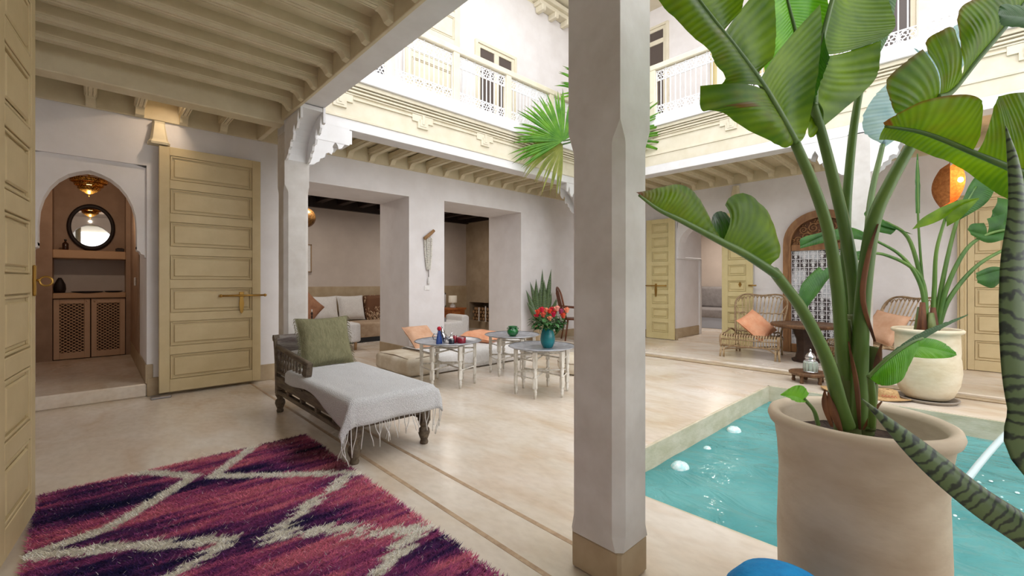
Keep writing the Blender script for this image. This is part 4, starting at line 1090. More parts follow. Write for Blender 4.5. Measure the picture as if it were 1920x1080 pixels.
# ------------------------------------------------------------------ bead garland on pier
bg_ = thing('bead_garland', 'strings of white beads hanging from a wooden peg on the pier', 'wall hanging', (3.657, YW - .02, 1.88))
MB().tube([(3.575, YW - .045, 1.79), (3.66, YW - .05, 1.855), (3.745, YW - .045, 1.925)], [.026, .026, .024], 10).build('wooden_peg', pm('pale_wood', (176, 140, 98), .6, c2=(150, 112, 74), scale=10), bg_, world=True)
BEAD = pm('white_bead', (226, 222, 212), .5)
bead = None
for s, (dx, ph) in enumerate(((-.058, 0), (-.025, .5), (.008, .2), (.042, .7))):
    for k in range(26):
        z = 1.80 - k * .0185; x = 3.66 + dx * (1.1 - .75 * (k / 26) ** 2) ; y = YW - .028 - .012 * (s % 2)
        if bead is None: bead = MB().lathe([(0, -.009), (.011, -.007), (.017, 0), (.011, .007), (0, .009)], 8).build('bead', BEAD, bg_); bead.location = (x - 3.657, y - YW + .02, z - 1.88)
        else: q = bead.copy(); COL.objects.link(q); q.parent = bg_; q.location = (x - 3.657, y - YW + .02, z - 1.88)
MB().tube([(3.66, YW - .03, 1.33), (3.66, YW - .03, 1.22)], .006, 6).build('tassel_cord', pm('grey_cord', (110, 104, 100), .8), bg_, world=True)
MB().lathe([(.006, 0), (.014, -.02), (.018, -.1), (.016, -.11), (0, -.11)], 10, (3.66, YW - .03, 1.22)).build('tassel', LINEN, bg_, world=True)
MB().tube([(3.61, YW - .03, 1.82), (3.65, YW - .045, 1.87), (3.69, YW - .035, 1.83), (3.68, YW - .03, 1.78)], .007, 6).build('loop_cord', LINEN, bg_, world=True)

# ------------------------------------------------------------------ salon furniture
sf = thing('salon_bench', 'beige upholstered built-in bench along the salon back wall', 'sofa', (3.0, 8.4, 0))
BEIGE = pm('beige_upholstery', (186, 164, 140), .9, c2=(170, 146, 122), scale=12, bump=.3, bscale=60)
softbox(1.2, 4.9, 7.95, 8.86, .09, .37, .04, wob=.004).build('seat', BEIGE, sf, world=True)
MB().box(1.2, 4.9, 7.98, 8.85, 0, .1).build('plinth', BLACK, sf, world=True)
cushion('back_cushion', .54, .5, .2, LINEN, 'left white square cushion on the salon bench', (3.20, 8.62, .625), (math.radians(-14), 0, 0), seed=1)
cushion('back_cushion', .54, .5, .2, LINEN, 'right white square cushion on the salon bench', (3.74, 8.62, .625), (math.radians(-14), 0, .05), seed=3)
cushion('diamond_cushion', .46, .46, .14, pm('brown_cotton', (160, 116, 88), .85, c2=(142, 98, 72), scale=10), 'brown embroidered cushion set diamond-wise at the left of the bench', (2.80, 8.30, .68), (math.radians(-16), math.radians(45), 0), seed=6)
ft = thing('fur_throw', 'shaggy brown and cream throw heaped at the bench end', 'throw', (4.25, 8.6, .37))
random.seed(2); fb = MB()
for k in range(240):
    x = random.uniform(4.04, 4.5); z = .38 + random.random() * .5; y = 8.56 + (z - .4) * .25 + random.uniform(-.03, .03); l = random.uniform(.06, .13)
    fb.tube([(x, y, z), (x + random.uniform(-.04, .04), y - .05, z - l * .3), (x + random.uniform(-.06, .06), y - .06, z - l)], [.014, .012, .003], 5)
fb.build('pile', pm('brown_fur', (146, 110, 82), .9, c2=(204, 178, 148), scale=16), ft, world=True, kind='stuff')
softbox(4.03, 4.5, 8.55, 8.8, .375, .86, .08, wob=.03).build('core', pm('brown_fur_core', (110, 76, 54), .9), ft, world=True)
ot = thing('bench_stool', 'white upholstered coffee stool on pale wooden legs in the salon', 'stool', (2.75, 7.45, 0))
softbox(2.2, 3.26, 7.14, 7.75, .13, .455, .04).build('cover', LINEN, ot, world=True)
for (x, y) in ((2.26, 7.2), (3.2, 7.2), (2.26, 7.69), (3.2, 7.69)): MB().lathe([(.02, 0), (.028, .14)], 10, (x, y, 0)).build('leg', MATS['pale_wood'], ot, world=True)
cd = thing('candlestick', 'dark turned candlestick on the salon coffee stool', 'candlestick', (2.56, 7.4, .459))
MB().lathe([(.035, 0), (.035, .01), (.01, .02), (.016, .06), (.008, .08), (.014, .12), (.008, .15), (.02, .17), (.008, .2), (0, .2)], 12).build('stem', DARKW, cd)
MB().lathe([(.008, .195), (.008, .24), (0, .24)], 8).build('candle', LINEN, cd)
gl = thing('brass_globe_lamp', 'round pierced brass pendant globe in the salon', 'lamp', (2.62, 7.9, 2.245))
MB().lathe([(.17 * math.sin(a), -.17 * math.cos(a)) for a in [k * math.pi / 14 for k in range(15)]], 24, cap=False).build('globe', pm('antique_brass', (150, 108, 58), .4, metal=.6, c2=(84, 56, 28), scale=60, detail=1, lo=.42, hi=.58), gl)
MB().tube([(0, 0, .165), (0, 0, .43)], .005, 6).build('chain', BRASS, gl)
pc = thing('picture_frame', 'thin framed picture on the salon back wall', 'picture', (2.76, 8.87, 1.6))
fr = MB(); fr.box(-.3, .3, -.02, .01, -.27, -.25).box(-.3, .3, -.02, .01, .25, .27).box(-.3, -.28, -.02, .01, -.27, .27).box(.28, .3, -.02, .01, -.27, .27); fr.build('frame', pm('light_frame', (150, 122, 90), .5), pc)
MB().box(-.28, .28, -.008, .0, -.25, .25).build('print', LINEN, pc)
# right salon: side table, lamp, frame, chair, logs, candles
stb = thing('side_table', 'small wooden cabinet table with slatted door in the salon corner', 'side table', (6.02, 8.36, 0))
WARMW = pm('honey_wood', (176, 104, 52), .45, c2=(140, 76, 34), scale=12)
MB().box(-.27, .27, -.2, .2, .50, .545, .006).build('top', WARMW, stb); MB().box(-.24, .24, -.17, .18, .25, .50, .004).build('body', WARMW, stb)
for k in range(7): MB().box(-.11 + k * .032, -.098 + k * .032, -.182, -.168, .29, .46).build('slat', pm('light_honey', (206, 140, 80), .5), stb)
for sx in (-.22, .22):
    for sy in (-.15, .15): MB().box(sx - .018, sx + .018, sy - .018, sy + .018, 0, .26).build('leg', WARMW, stb)
tl = thing('table_lamp', 'small white table lamp with drum shade in the salon corner', 'lamp', (6.02, 8.33, .546))
MB().lathe([(.06, 0), (.07, .02), (.06, .06), (.03, .09), (.012, .1), (.012, .14)], 18).build('base', LINEN, tl); MB().lathe([(.1, .12), (.095, .28), (.085, .28), (.09, .12)], 24, cap=False).build('shade', pm('ivory_shade', (232, 224, 208), .8), tl)
wf = thing('leaning_frame', 'white framed print leaning on the wall behind the table lamp', 'picture', (5.93, 8.76, .546))
fr = MB(); fr.box(-.2, .2, 0, .02, 0, .03).box(-.2, .2, 0, .02, .3, .33).box(-.2, -.17, 0, .02, 0, .33).box(.17, .2, 0, .02, 0, .33); fr.build('frame', TRIMW, wf)
MB().box(-.17, .17, .005, .012, .03, .3).build('print', pm('grey_print', (170, 168, 166), .5, c2=(220, 218, 214), scale=5), wf)
MB().box(-.3, .3, -.02, .09, -.046, 0).build('ledge', TADE, wf)
ac_ = thing('slipcovered_chair', 'low white slipcovered chair in the right salon opening', 'chair', (5.35, 7.55, 0))
softbox(-.3, .3, -.3, .3, .0, .34, .05).build('seat', LINEN, ac_); softbox(.14, .3, -.3, .3, .2, .46, .06).build('backrest', LINEN, ac_)
softbox(-.36, -.2, -.2, .2, .05, .44, .05).build('grey_cover', pm('grey_throw', (140, 136, 134), .9, c2=(96, 92, 90), scale=8), ac_)
BARK = pm('log_bark', (116, 84, 58), .9, c2=(80, 56, 38), scale=14, bump=.6, bscale=40); CUT = pm('log_cut', (176, 140, 100), .8)
random.seed(6); k = 0
for r_ in range(4):
    for c_ in range(7 - (r_ % 2)):
        y = 8.08 + c_ * .095 + (r_ % 2) * .045; z = .235 + r_ * .082; rr_ = .041
        lg = MB().tube([(6.88 + random.random() * .03, y, z), (7.28, y, z)], [rr_, rr_ * .95], 9).build('firewood_log', BARK)
        MB().lathe([(0, 0), (rr_ * .9, 0)], 9, cap=False).xf(Matrix.Translation((lg.data.vertices[0].co.x - .002, y, z)) @ Matrix.Rotation(math.pi / 2, 4, 'Y')).build('cut_end', CUT, lg)
        tag(lg, 'firewood log in the %s row of the pile in the chimney niche' % ['bottom', 'second', 'third', 'top'][r_], 'log', 'firewood in the niche, %s row' % ['bottom', 'second', 'third', 'top'][r_])
for y, hh_, lb in ((8.33, .36, 'tall white candle in front of the firewood'), (8.08, .4, 'white candle at the right end of the firewood niche')):
    t = thing('candle', lb, 'candle', (6.80, y, .19)); MB().box(-.04, .08, -.04, .04, -.02, 0).build('ledge', TADE, t)
    MB().lathe([(.03, 0), (.03, .01), (.014, .02), (.014, hh_ - .03), (0, hh_ - .025)], 12).build('wax', LINEN, t); MB().tube([(0, 0, hh_ - .03), (0, 0, hh_)], .003, 5).build('wick', BLACK, t)
# ------------------------------------------------------------------ rattan lounge chairs
RATT = pm('grey_rattan', (172, 146, 112), .5, c2=(130, 104, 76), scale=18, stretch=(1, 1, 1))
RATT2 = pm('pale_rattan', (200, 176, 140), .5, c2=(160, 134, 100), scale=18)
def rattan_chair(loc, rz, label):
    """front faces local -y"""
    t = thing('rattan_chair', label, 'chair', loc, rz, 'rattan lounge chairs')
    W = .37
    # back hoop (leaning)
    def bk(x, s): return Vector((x, .22 + .34 * s, .30 + .60 * s))      # s = 0 seat .. 1 top
    hoop = [bk(-.30, -.05), bk(-.335, .35), bk(-.36, .66), bk(-.35, .85), bk(-.29, .965), bk(-.2, 1.0), bk(-.1, .985), bk(0, .97), bk(.1, .985), bk(.2, 1.0), bk(.29, .965), bk(.35, .85), bk(.36, .66), bk(.335, .35), bk(.30, -.05)]
    hp_ = catmull(hoop, 50)
    MB().tube(hp_, .014, 8).build('back_hoop', RATT, t); MB().tube([p + Vector((0, .024, .004)) for p in hp_], .011, 8).build('back_hoop', RATT, t)
    for k in range(13):
        a = -1 + 2 * k / 12; lo = bk(a * .27, -.02); mid = bk(a * .29, .5)
        hi = bk(a * .335 * (1 if abs(a) < .9 else .98), .955 - .09 * (abs(a) ** 6))
        if abs(a) > .95: hi = bk(a * .35, .72)
        MB().tube(catmull([lo, mid, hi], 8), .0075, 6).build('back_spoke', RATT2, t)
        if k < 12:
            b = -1 + 2 * (k + 1) / 12; p0, p1 = bk(a * .325, .90 - .10 * abs(a) ** 4), bk(b * .325, .90 - .10 * abs(b) ** 4); m_ = (p0 + p1) / 2 + Vector((0, .01, .045))
            MB().tube(catmull([p0, m_, p1], 7), .006, 5).build('back_loop', RATT, t)
    for s, r_ in ((.52, .010), (.06, .012)):
        wv = [bk(x_ * (.335 if s > .3 else .3), s + .01 * math.sin(i * 1.6)) for i, x_ in enumerate([-1 + 2 * k / 30 for k in range(31)])]
        MB().tube(wv, r_, 6).build('woven_band', RATT, t)
    # seat: rounded ribs from back, over the front edge and down
    for k in range(22):
        x = -W + .012 + (2 * W - .024) * k / 21
        MB().tube(catmull([(x * .85, .24, .29), (x * .95, 0, .275), (x, -.25, .315), (x, -.335, .335), (x, -.375, .31), (x, -.38, .25), (x, -.375, .175)], 16), .0075, 6).build('seat_rib', RATT2, t)
    for (y, z, r_) in ((-.37, .17, .013), (-.386, .262, .009), (-.2, .295, .011), (.05, .265, .011), (.235, .28, .013)):
        w2 = W * (1 if y < -.1 else .92 if y < .1 else .86); MB().tube([(-w2, y, z), (w2, y, z)], r_, 7).build('cross_rail', RATT, t)
    for s in (-1, 1):
        MB().tube(catmull([(s * .32, .25, .28), (s * W, .0, .27), (s * (W + .005), -.28, .32), (s * (W + .005), -.37, .31), (s * (W + .005), -.39, .24), (s * W, -.375, .16)], 18), .014, 8).build('seat_side', RATT, t)
        MB().tube(catmull([(s * .31, .3, .30), (s * .34, .1, .38), (s * .365, -.1, .34), (s * .372, -.28, .33)], 12), .011, 7).build('arm_curve', RATT, t)
        for q in (-.016, .016):
            MB().tube([(s * .35 + q, -.35, .19), (s * .355 + q * 1.6, -.37, .0)], [.013, .0145], 7).build('leg', RATT2, t)
            MB().tube([(s * .29 + q, .26, .3), (s * .29 + q * 1.4, .33, .0)], [.013, .0145], 7).build('leg', RATT2, t)
        MB().tube(catmull([(s * .35, -.36, .09), (s * .25, -.37, .15), (s * .16, -.372, .17)], 8), .009, 6).build('leg_brace', RATT, t)
        MB().tube([(s * .35, -.35, .1), (s * .29, .29, .12)], .01, 6).build('side_stretcher', RATT, t)
    MB().tube([(-.34, -.34, .11), (.29, .29, .13)], .009, 6).build('cross_stretcher', RATT, t)
    return t
Z1 = .046
rattan_chair((7.15, 2.28, Z1), -math.pi / 2 + .12, 'rattan lounge chair left of the round wooden table')
rattan_chair((7.24, .86, Z1), -math.pi / 2 - .62, 'rattan lounge chair behind the big plant stems')
cushion('chair_cushion', .44, .44, .13, ORANGE, 'faded orange cushion standing on its corner in the left rattan chair', (7.13, 2.24, .50), (math.radians(-62), math.radians(42), -math.pi / 2 + .12), seed=7)
cushion('chair_cushion', .44, .44, .13, PEACH, 'peach cushion in the rattan chair behind the plant', (7.32, .81, .56), (math.radians(-32), math.radians(8), -math.pi / 2 - .62), seed=8)

# ------------------------------------------------------------------ round wooden table, low stool, lantern, hats
TW = pm('rustic_brown_wood', (126, 92, 62), .5, c2=(86, 58, 38), scale=9, stretch=(1, 4, 1), bump=.3, bscale=40)
rt = thing('round_table', 'low round rustic wooden table between the rattan chairs', 'table', (7.15, 1.62, Z1))
MB().lathe([(0, .47), (.37, .47), (.42, .485), (.43, .51), (.425, .525), (.39, .515), (0, .512)], 40).build('table_top', TW, rt)
MB().lathe([(.17, 0), (.175, .03), (.13, .05), (.11, .15), (.12, .3), (.16, .42), (.2, .47)], 8, smooth=False).build('pedestal', pm('dark_brown_wood', (66, 46, 34), .6, c2=(48, 32, 24), scale=10), rt)
sh = thing('driftwood_bowl', 'dark mottled shell ornament on the round wooden table', 'ornament', (7.1, 1.60, Z1 + .513))
m = MB(); rows = []
for i in range(11):
    a = i / 10 * math.pi; rows.append([(.10 * math.sin(a) * math.cos(b) * (1 + .35 * mnoise.noise((math.cos(b) * 2, a * 2, 1))), .075 * math.sin(a) * math.sin(b) * (1 + .3 * mnoise.noise((b, a * 2, 4))), .07 - .07 * math.cos(a) + .02 * math.sin(a) * mnoise.noise((b * 2, a, 6))) for b in [2 * math.pi * j / 18 for j in range(18)]])
m.grid(rows, closed=True).build('shell', pm('mottled_shell', (206, 192, 176), .4, c2=(70, 52, 46), scale=30), sh)
MB().lathe([(.04, 0), (.05, .006), (.04, .012)], 14).build('foot', DARKW, sh)
ls = thing('low_stool', 'small low round wooden stool at the pool edge carrying the lantern', 'stool', (5.93, 1.32, 0))
MB().lathe([(0, .085), (.17, .085), (.19, .095), (.195, .115), (.185, .122), (.16, .112), (0, .11)], 32).build('top', TW, ls)
for k in range(5):
    a = k * 2 * math.pi / 5 + .4; MB().lathe([(.018, 0), (.022, .02), (.016, .04), (.022, .07), (.02, .09)], 8, (.145 * math.cos(a), .145 * math.sin(a), 0)).build('leg', TW, ls)
ln = thing('glass_lantern', 'silver and glass lantern with domed lid on the low stool', 'lantern', (5.93, 1.30, .1115))
MB().lathe([(.07, 0), (.075, .01), (.075, .02)], 12).build('base', SILV, ln)
MB().lathe([(.068, .02), (.072, .05), (.07, .12), (.055, .135)], 12, smooth=False, cap=False).build('glass_body', pm('lantern_glass', (206, 220, 206), .1, trans=.4, spec=.6), ln)
for k in range(12): a = k * math.pi / 6; MB().tube([(.07 * math.cos(a), .07 * math.sin(a), .02), (.074 * math.cos(a), .074 * math.sin(a), .06), (.071 * math.cos(a), .071 * math.sin(a), .12), (.055 * math.cos(a), .055 * math.sin(a), .137)], .003, 4).build('rib', SILV, ln)
MB().lathe([(.058, .132), (.06, .142), (.045, .15), (.055, .165), (.052, .19), (.035, .215), (.012, .23), (.008, .245), (.013, .255), (.006, .268), (0, .272)], 16).build('dome_lid', SILV, ln)
STRAW = pm('woven_straw', (206, 172, 124), .8, c2=(178, 140, 92), scale=60, bump=.6, bscale=120)
def hat(loc, rz, label, band):
    t = thing('straw_hat', label, 'hat', loc, rz); t.scale = (.86, .86, .9); rows = []
    for (r, z) in ((.19, .012), (.195, .022), (.15, .018), (.11, .016), (.095, .03), (.09, .07), (.08, .095), (.05, .105), (.015, .10)):
        rows.append([(r * math.cos(a), r * 1.1 * math.sin(a), z + (.012 * math.sin(2 * a) * (r / .19) ** 3)) for a in [2 * math.pi * j / 32 for j in range(32)]])
    MB().grid(rows, closed=True).build('straw', STRAW, t)
    MB().lathe([(.098, .03), (.094, .06)], 28, sy=1.1, cap=False).build('band', pm('hatband_' + label[:5], band, .8), t)
    if band[0] > 150:
        for k in range(5): MB().tube([(-.10 - .004, -.06 + k * .028, .035), (-.10, -.05 + k * .028, .058), (-.102, -.04 + k * .028, .036)], .0025, 4).build('stitch', pm('pink_thread', (206, 70, 90), .8), t)
    return t
hat((5.66, .60, 0), .3, 'straw hat with pink stitching lying beside the planter saucer', (196, 158, 110))
hat((5.70, .985, 0), 1.2, 'straw hat with brown band partly hidden by plant stems', (120, 82, 52))

# ------------------------------------------------------------------ big pots
POT = pm('sand_plaster_pot', (206, 190, 168), .7, c2=(184, 164, 140), scale=3, stretch=(1, 1, 2), bump=.3, bscale=12)
POTW = pm('whitewashed_pot', (226, 214, 190), .7, c2=(208, 190, 158), scale=3, stretch=(1, 1, 2), bump=.3, bscale=14)
SOIL = pm('potting_soil', (66, 48, 36), .95, c2=(40, 28, 22), scale=30, bump=1, bscale=60)
p1 = thing('tall_planter', 'tall sand-coloured planter by the pool in the foreground', 'planter', (1.835, .272, 0))
MB().lathe([(.0, 0), (.20, 0), (.215, .02), (.225, .12), (.228, .3), (.222, .5), (.228, .6), (.236, .655), (.25, .668), (.256, .685), (.25, .703), (.238, .709), (.222, .70), (.214, .685), (.212, .60), (0, .60)], 56).build('pot', POT, p1)
m = MB(); rows = [[(r * math.cos(a), r * math.sin(a), .622 + .014 * mnoise.noise((r * 20 * math.cos(a), r * 20 * math.sin(a), 0))) for a in [2 * math.pi * j / 30 for j in range(30)]] for r in (.214, .16, .1, .05, .001)]
m.grid(rows, closed=True).build('soil', SOIL, p1)
P2 = (5.86, .33)
p2 = thing('white_planter', 'whitewashed bulbous planter on a saucer by the cream door', 'planter', (P2[0], P2[1], .03))
potprof = [(.0, 0), (.16, 0), (.19, .03), (.235, .14), (.25, .26), (.243, .38), (.237, .40), (.24, .45), (.236, .58), (.235, .62), (.262, .635), (.268, .655), (.255, .668), (.235, .66), (.225, .6), (0, .58)]
MB().lathe(potprof, 44).build('pot', POTW, p2); MB().lathe([(.225, .59), (.001, .6)], 24, cap=False).build('soil', SOIL, p2)
tag(MB().lathe([(0, 0), (.21, 0), (.235, .025), (.235, .033), (.215, .03), (.20, .012), (0, .012)], 40, (P2[0], P2[1], 0)).build('saucer', pm('grey_clay', (150, 140, 128), .7)), 'grey clay saucer under the whitewashed planter', 'saucer')
p3 = thing('white_planter', 'whitewashed planter cut off by the right edge of the picture', 'planter', (6.42, -.56, Z1))
MB().lathe(potprof, 40).build('pot', POTW, p3); MB().lathe([(.225, .59), (.001, .6)], 24, cap=False).build('soil', SOIL, p3)

# ------------------------------------------------------------------ leaf toolkit
def leaf_mat(name, c, c2, gloss=.38, back=None, tl=.25, scale=7):
    m = bpy.data.materials.new(name); m.use_nodes = True; nt = m.node_tree; N = nt.nodes; L = nt.links; b = N['Principled BSDF']
    at = N.new('ShaderNodeAttribute'); at.attribute_name = 'uvs'
    sep = N.new('ShaderNodeSeparateColor'); L.new(at.outputs['Color'], sep.inputs[0])
    wv = N.new('ShaderNodeMath'); wv.operation = 'MULTIPLY'; wv.inputs[1].default_value = 230; L.new(sep.outputs[0], wv.inputs[0])
    sn = N.new('ShaderNodeMath'); sn.operation = 'SINE'; L.new(wv.outputs[0], sn.inputs[0])
    tc = N.new('ShaderNodeTexCoord'); nz = N.new('ShaderNodeTexNoise'); nz.inputs['Scale'].default_value = scale; nz.inputs['Detail'].default_value = 4; L.new(tc.outputs['Object'], nz.inputs['Vector'])
    ad = N.new('ShaderNodeMath'); ad.operation = 'MULTIPLY_ADD'; ad.inputs[1].default_value = .05; L.new(sn.outputs[0], ad.inputs[0]); L.new(nz.outputs['Fac'], ad.inputs[2])
    r = N.new('ShaderNodeValToRGB'); e = r.color_ramp.elements; e[0].position = .3; e[1].position = .72; e[0].color = lin(c) + (1,); e[1].color = lin(c2) + (1,)
    L.new(ad.outputs[0], r.inputs['Fac'])
    # brown scorched edge where the mask channel is high
    mx = N.new('ShaderNodeMix'); mx.data_type = 'RGBA'; L.new(sep.outputs[2], mx.inputs['Factor']); L.new(r.outputs['Color'], mx.inputs[6]); mx.inputs[7].default_value = lin((104, 62, 30)) + (1,)
    L.new(mx.outputs[2], b.inputs['Base Color']); b.inputs['Roughness'].default_value = gloss; b.inputs['Specular IOR Level'].default_value = .35
    bp = N.new('ShaderNodeBump'); bp.inputs['Strength'].default_value = .22; bp.inputs['Distance'].default_value = .0025; L.new(sn.outputs[0], bp.inputs['Height']); L.new(bp.outputs['Normal'], b.inputs['Normal'])
    t = N.new('ShaderNodeBsdfTranslucent'); tcm = N.new('ShaderNodeMix'); tcm.data_type = 'RGBA'; tcm.blend_type = 'MULTIPLY'; tcm.inputs['Factor'].default_value = 1
    L.new(mx.outputs[2], tcm.inputs[6]); tcm.inputs[7].default_value = (1.8, 1.75, .35, 1); L.new(tcm.outputs[2], t.inputs['Color'])
    ms = N.new('ShaderNodeMixShader'); ms.inputs[0].default_value = tl; L.new(b.outputs[0], ms.inputs[1]); L.new(t.outputs[0], ms.inputs[2]); L.new(ms.outputs[0], N['Material Output'].inputs['Surface'])
    return m
BANANA = leaf_mat('strelitzia_leaf', (60, 96, 8), (108, 140, 22), tl=.46)
BANDK = leaf_mat('strelitzia_leaf_dark', (34, 76, 26), (60, 106, 40), tl=.25)
GLAUC = leaf_mat('glaucous_leaf_underside', (116, 150, 160), (160, 186, 194), .6, tl=.15)
BRIGHT = leaf_mat('young_leaf', (66, 138, 24), (120, 186, 56), .3, tl=.35)
PETI = pm('petiole_green', (96, 124, 54), .4, c2=(62, 96, 40), scale=5, stretch=(1, 1, .3))
DRY = pm('dry_sheath', (120, 78, 48), .8, c2=(80, 48, 34), scale=12, stretch=(3, 3, .4))
PST = pm('pseudostem', (112, 122, 72), .5, c2=(74, 92, 46), scale=5, stretch=(3, 3, .4))
def blade(mid, patches, mat, parent, bulge=.02, na=30, nb=10, scorch=None, dscale=1.0, flip=1, ripple=.004):
    """mid: list of (u,v,d) along the midrib; patches: (t0, t1, [(u,v,d)...]) edge polylines between those midrib stations.
    pixel/depth triples are only the survey: they are turned into points in the room once, here."""
    M = catmull([D(*p) for p in mid], 60)
    def mp(t): x = t * 59; i = min(int(x), 58); return M[i].lerp(M[i + 1], x - i)
    out_ = []
    for (t0, t1, edge) in patches:
        E_ = catmull([D(*p) for p in edge], na + 1); rows = []; uv = []
        for i in range(na + 1):
            t = t0 + (t1 - t0) * i / na; a = mp(t); b = E_[i]; row = []; d_ = b - a
            tang = (mp(min(1, t + .02)) - mp(max(0, t - .02)))
            nrm = d_.cross(tang); nrm = nrm.normalized() if nrm.length > 1e-9 else Vector((0, 0, 1))
            if nrm.dot(-a + Vector((0, 0, CAMH))) < 0: nrm = -nrm
            for j in range(nb + 1):
                s = j / nb; p = a + d_ * s + nrm * flip * (bulge * math.sin(math.pi * s) * min(1, d_.length * 6) + ripple * mnoise.noise((i * .9, t0 * 9, s)) * s)
                row.append(p); sc_ = 0
                if scorch: sc_ = max(0, min(1, (scorch(t, s) + .35 * mnoise.noise(p * 30))))
                uv.append((t, s, sc_, 1))
            rows.append(row)
        m = MB(); m.grid(rows); o = m.build('leaf_blade', mat, parent, world=True, fix=False)
        at = o.data.color_attributes.new('uvs', 'FLOAT_COLOR', 'POINT'); at.data.foreach_set('color', np.array(uv, dtype='f').ravel())
        out_.append(o)
    return out_
def rib(pts, r, mat, parent, name='petiole', n=40, k=10):
    P_ = catmull([D(*p) for p in pts], n); rs = [r[0] + (r[1] - r[0]) * i / (n - 1) for i in range(n)]
    return MB().tube(P_, rs, k).build(name, mat, parent, world=True)

# ------------------------------------------------------------------ foreground giant plant
g1 = thing('giant_plant', 'giant strelitzia with torn paddle leaves in the foreground planter', 'plant', (1.835, .272, .625))
# leaf with raised midrib up to the upper left
rib([(1598, 800, 1.45), (1592, 745, 1.45), (1580, 656, 1.45), (1571, 545, 1.43), (1553, 434, 1.40), (1524, 345, 1.36), (1491, 268, 1.32)], (.024, .0135), PETI, g1)
A = [(1491, 268, 1.32), (1462, 214, 1.29), (1430, 160, 1.27), (1385, 98, 1.25), (1330, 28, 1.24), (1280, -40, 1.24)]
rib(A, (.0125, .005), PETI, g1, 'midrib')
sA = lambda t, s: 0
blade(A, [(0, .36, [(1488, 270, 1.32), (1470, 277, 1.30), (1440, 262, 1.27), (1395, 240, 1.24), (1360, 214, 1.22), (1335, 207, 1.20), (1314, 205, 1.20), (1313, 161, 1.20)]),
          (.38, 1, [(1342, 168, 1.22), (1360, 146, 1.22), (1340, 120, 1.21), (1332, 96, 1.2), (1303, 73, 1.2), (1276, 45, 1.2), (1240, 8, 1.2), (1215, -35, 1.2)])], BANANA, g1, .03, scorch=lambda t, s: (.8 if (.23 < t < .30 and .45 < s < .8) else 0))
blade(A, [(0, .43, [(1496, 272, 1.32), (1513, 245, 1.34), (1528, 172, 1.36), (1537, 108, 1.37), (1541, 50, 1.37), (1538, 8, 1.36)]),
          (.45, .70, [(1438, 120, 1.30), (1451, 104, 1.33), (1455, 60, 1.34), (1452, 0, 1.34), (1442, -45, 1.33)]),
          (.705, 1, [(1391, 20, 1.30), (1396, -20, 1.31), (1380, -60, 1.31), (1320, -80, 1.28)])], BANDK if False else BANANA, g1, .03, flip=-1)
# pale leaf behind it
C_ = [(1503, 190, 1.52), (1494, 80, 1.52), (1478, 10, 1.52), (1462, -60, 1.52)]
rib(C_, (.009, .005), PETI, g1, 'midrib')
blade(C_, [(0, 1, [(1495, 195, 1.52), (1440, 150, 1.5), (1425, 60, 1.48), (1415, -60, 1.48)])], BRIGHT, g1, .01)
blade(C_, [(0, 1, [(1505, 195, 1.52), (1545, 120, 1.55), (1555, 20, 1.56), (1530, -70, 1.56)])], BRIGHT, g1, .01)
# broad leaf right of it
rib([(1608, 800, 1.48), (1610, 745, 1.48), (1607, 656, 1.48), (1603, 545, 1.48), (1585, 434, 1.47), (1561, 330, 1.45), (1538, 241, 1.44), (1524, 194, 1.43)], (.026, .0125), PETI, g1)
Dm = [(1526, 200, 1.43), (1530, 130, 1.45), (1546, 55, 1.48), (1568, -25, 1.5), (1590, -90, 1.5)]
rib(Dm, (.012, .005), PETI, g1, 'midrib')
blade(Dm, [(0, .34, [(1514, 235, 1.43), (1520, 258, 1.44), (1549, 233, 1.47), (1608, 183, 1.52), (1640, 150, 1.55), (1649, 122, 1.56), (1652, 76, 1.56)]),
           (.35, 1, [(1654, 74, 1.54), (1672, 60, 1.55), (1679, 42, 1.56), (1668, 5, 1.57), (1648, -40, 1.57), (1600, -100, 1.55)])], BANANA, g1, .035, flip=-1)
blade(Dm, [(0, .5, [(1524, 205, 1.43), (1535, 165, 1.38), (1548, 130, 1.36), (1556, 108, 1.36)])], BANDK, g1, .005)
# stem rising behind that leaf, ending in the glaucous leaf
rib([(1600, 800, 1.52), (1598, 700, 1.52), (1588, 545, 1.55), (1586, 420, 1.58), (1592, 323, 1.6), (1602, 230, 1.62), (1616, 150, 1.64), (1635, 60, 1.66)], (.02, .010), PETI, g1)
blade([(1620, 140, 1.66), (1640, 40, 1.68), (1655, -60, 1.7)], [(0, 1, [(1612, 150, 1.66), (1590, 60, 1.66), (1600, -60, 1.68)]), (0, 1, [(1625, 140, 1.66), (1668, 60, 1.68), (1690, -60, 1.7)])], BANDK, g1, .02)
Fm = [(1655, 272, 1.86), (1700, 190, 1.9), (1755, 110, 1.94), (1815, 40, 1.98)]
rib([(1612, 700, 1.5), (1622, 540, 1.6), (1632, 380, 1.78), (1655, 272, 1.86)], (.016, .009), PETI, g1)
rib(Fm, (.008, .004), GLAUC, g1, 'midrib')
blade(Fm, [(0, .52, [(1650, 268, 1.86), (1621, 249, 1.85), (1619, 216, 1.85), (1640, 180, 1.86), (1662, 158, 1.87)]), (.56, 1, [(1712, 90, 1.88), (1740, 96, 1.9), (1780, 56, 1.92), (1815, 35, 1.96)])], GLAUC, g1, .01, ripple=.008)
blade(Fm, [(0, 1, [(1660, 275, 1.86), (1720, 232, 1.9), (1770, 180, 1.94), (1808, 120, 1.96), (1818, 60, 1.98)])], GLAUC, g1, .01, ripple=.008)
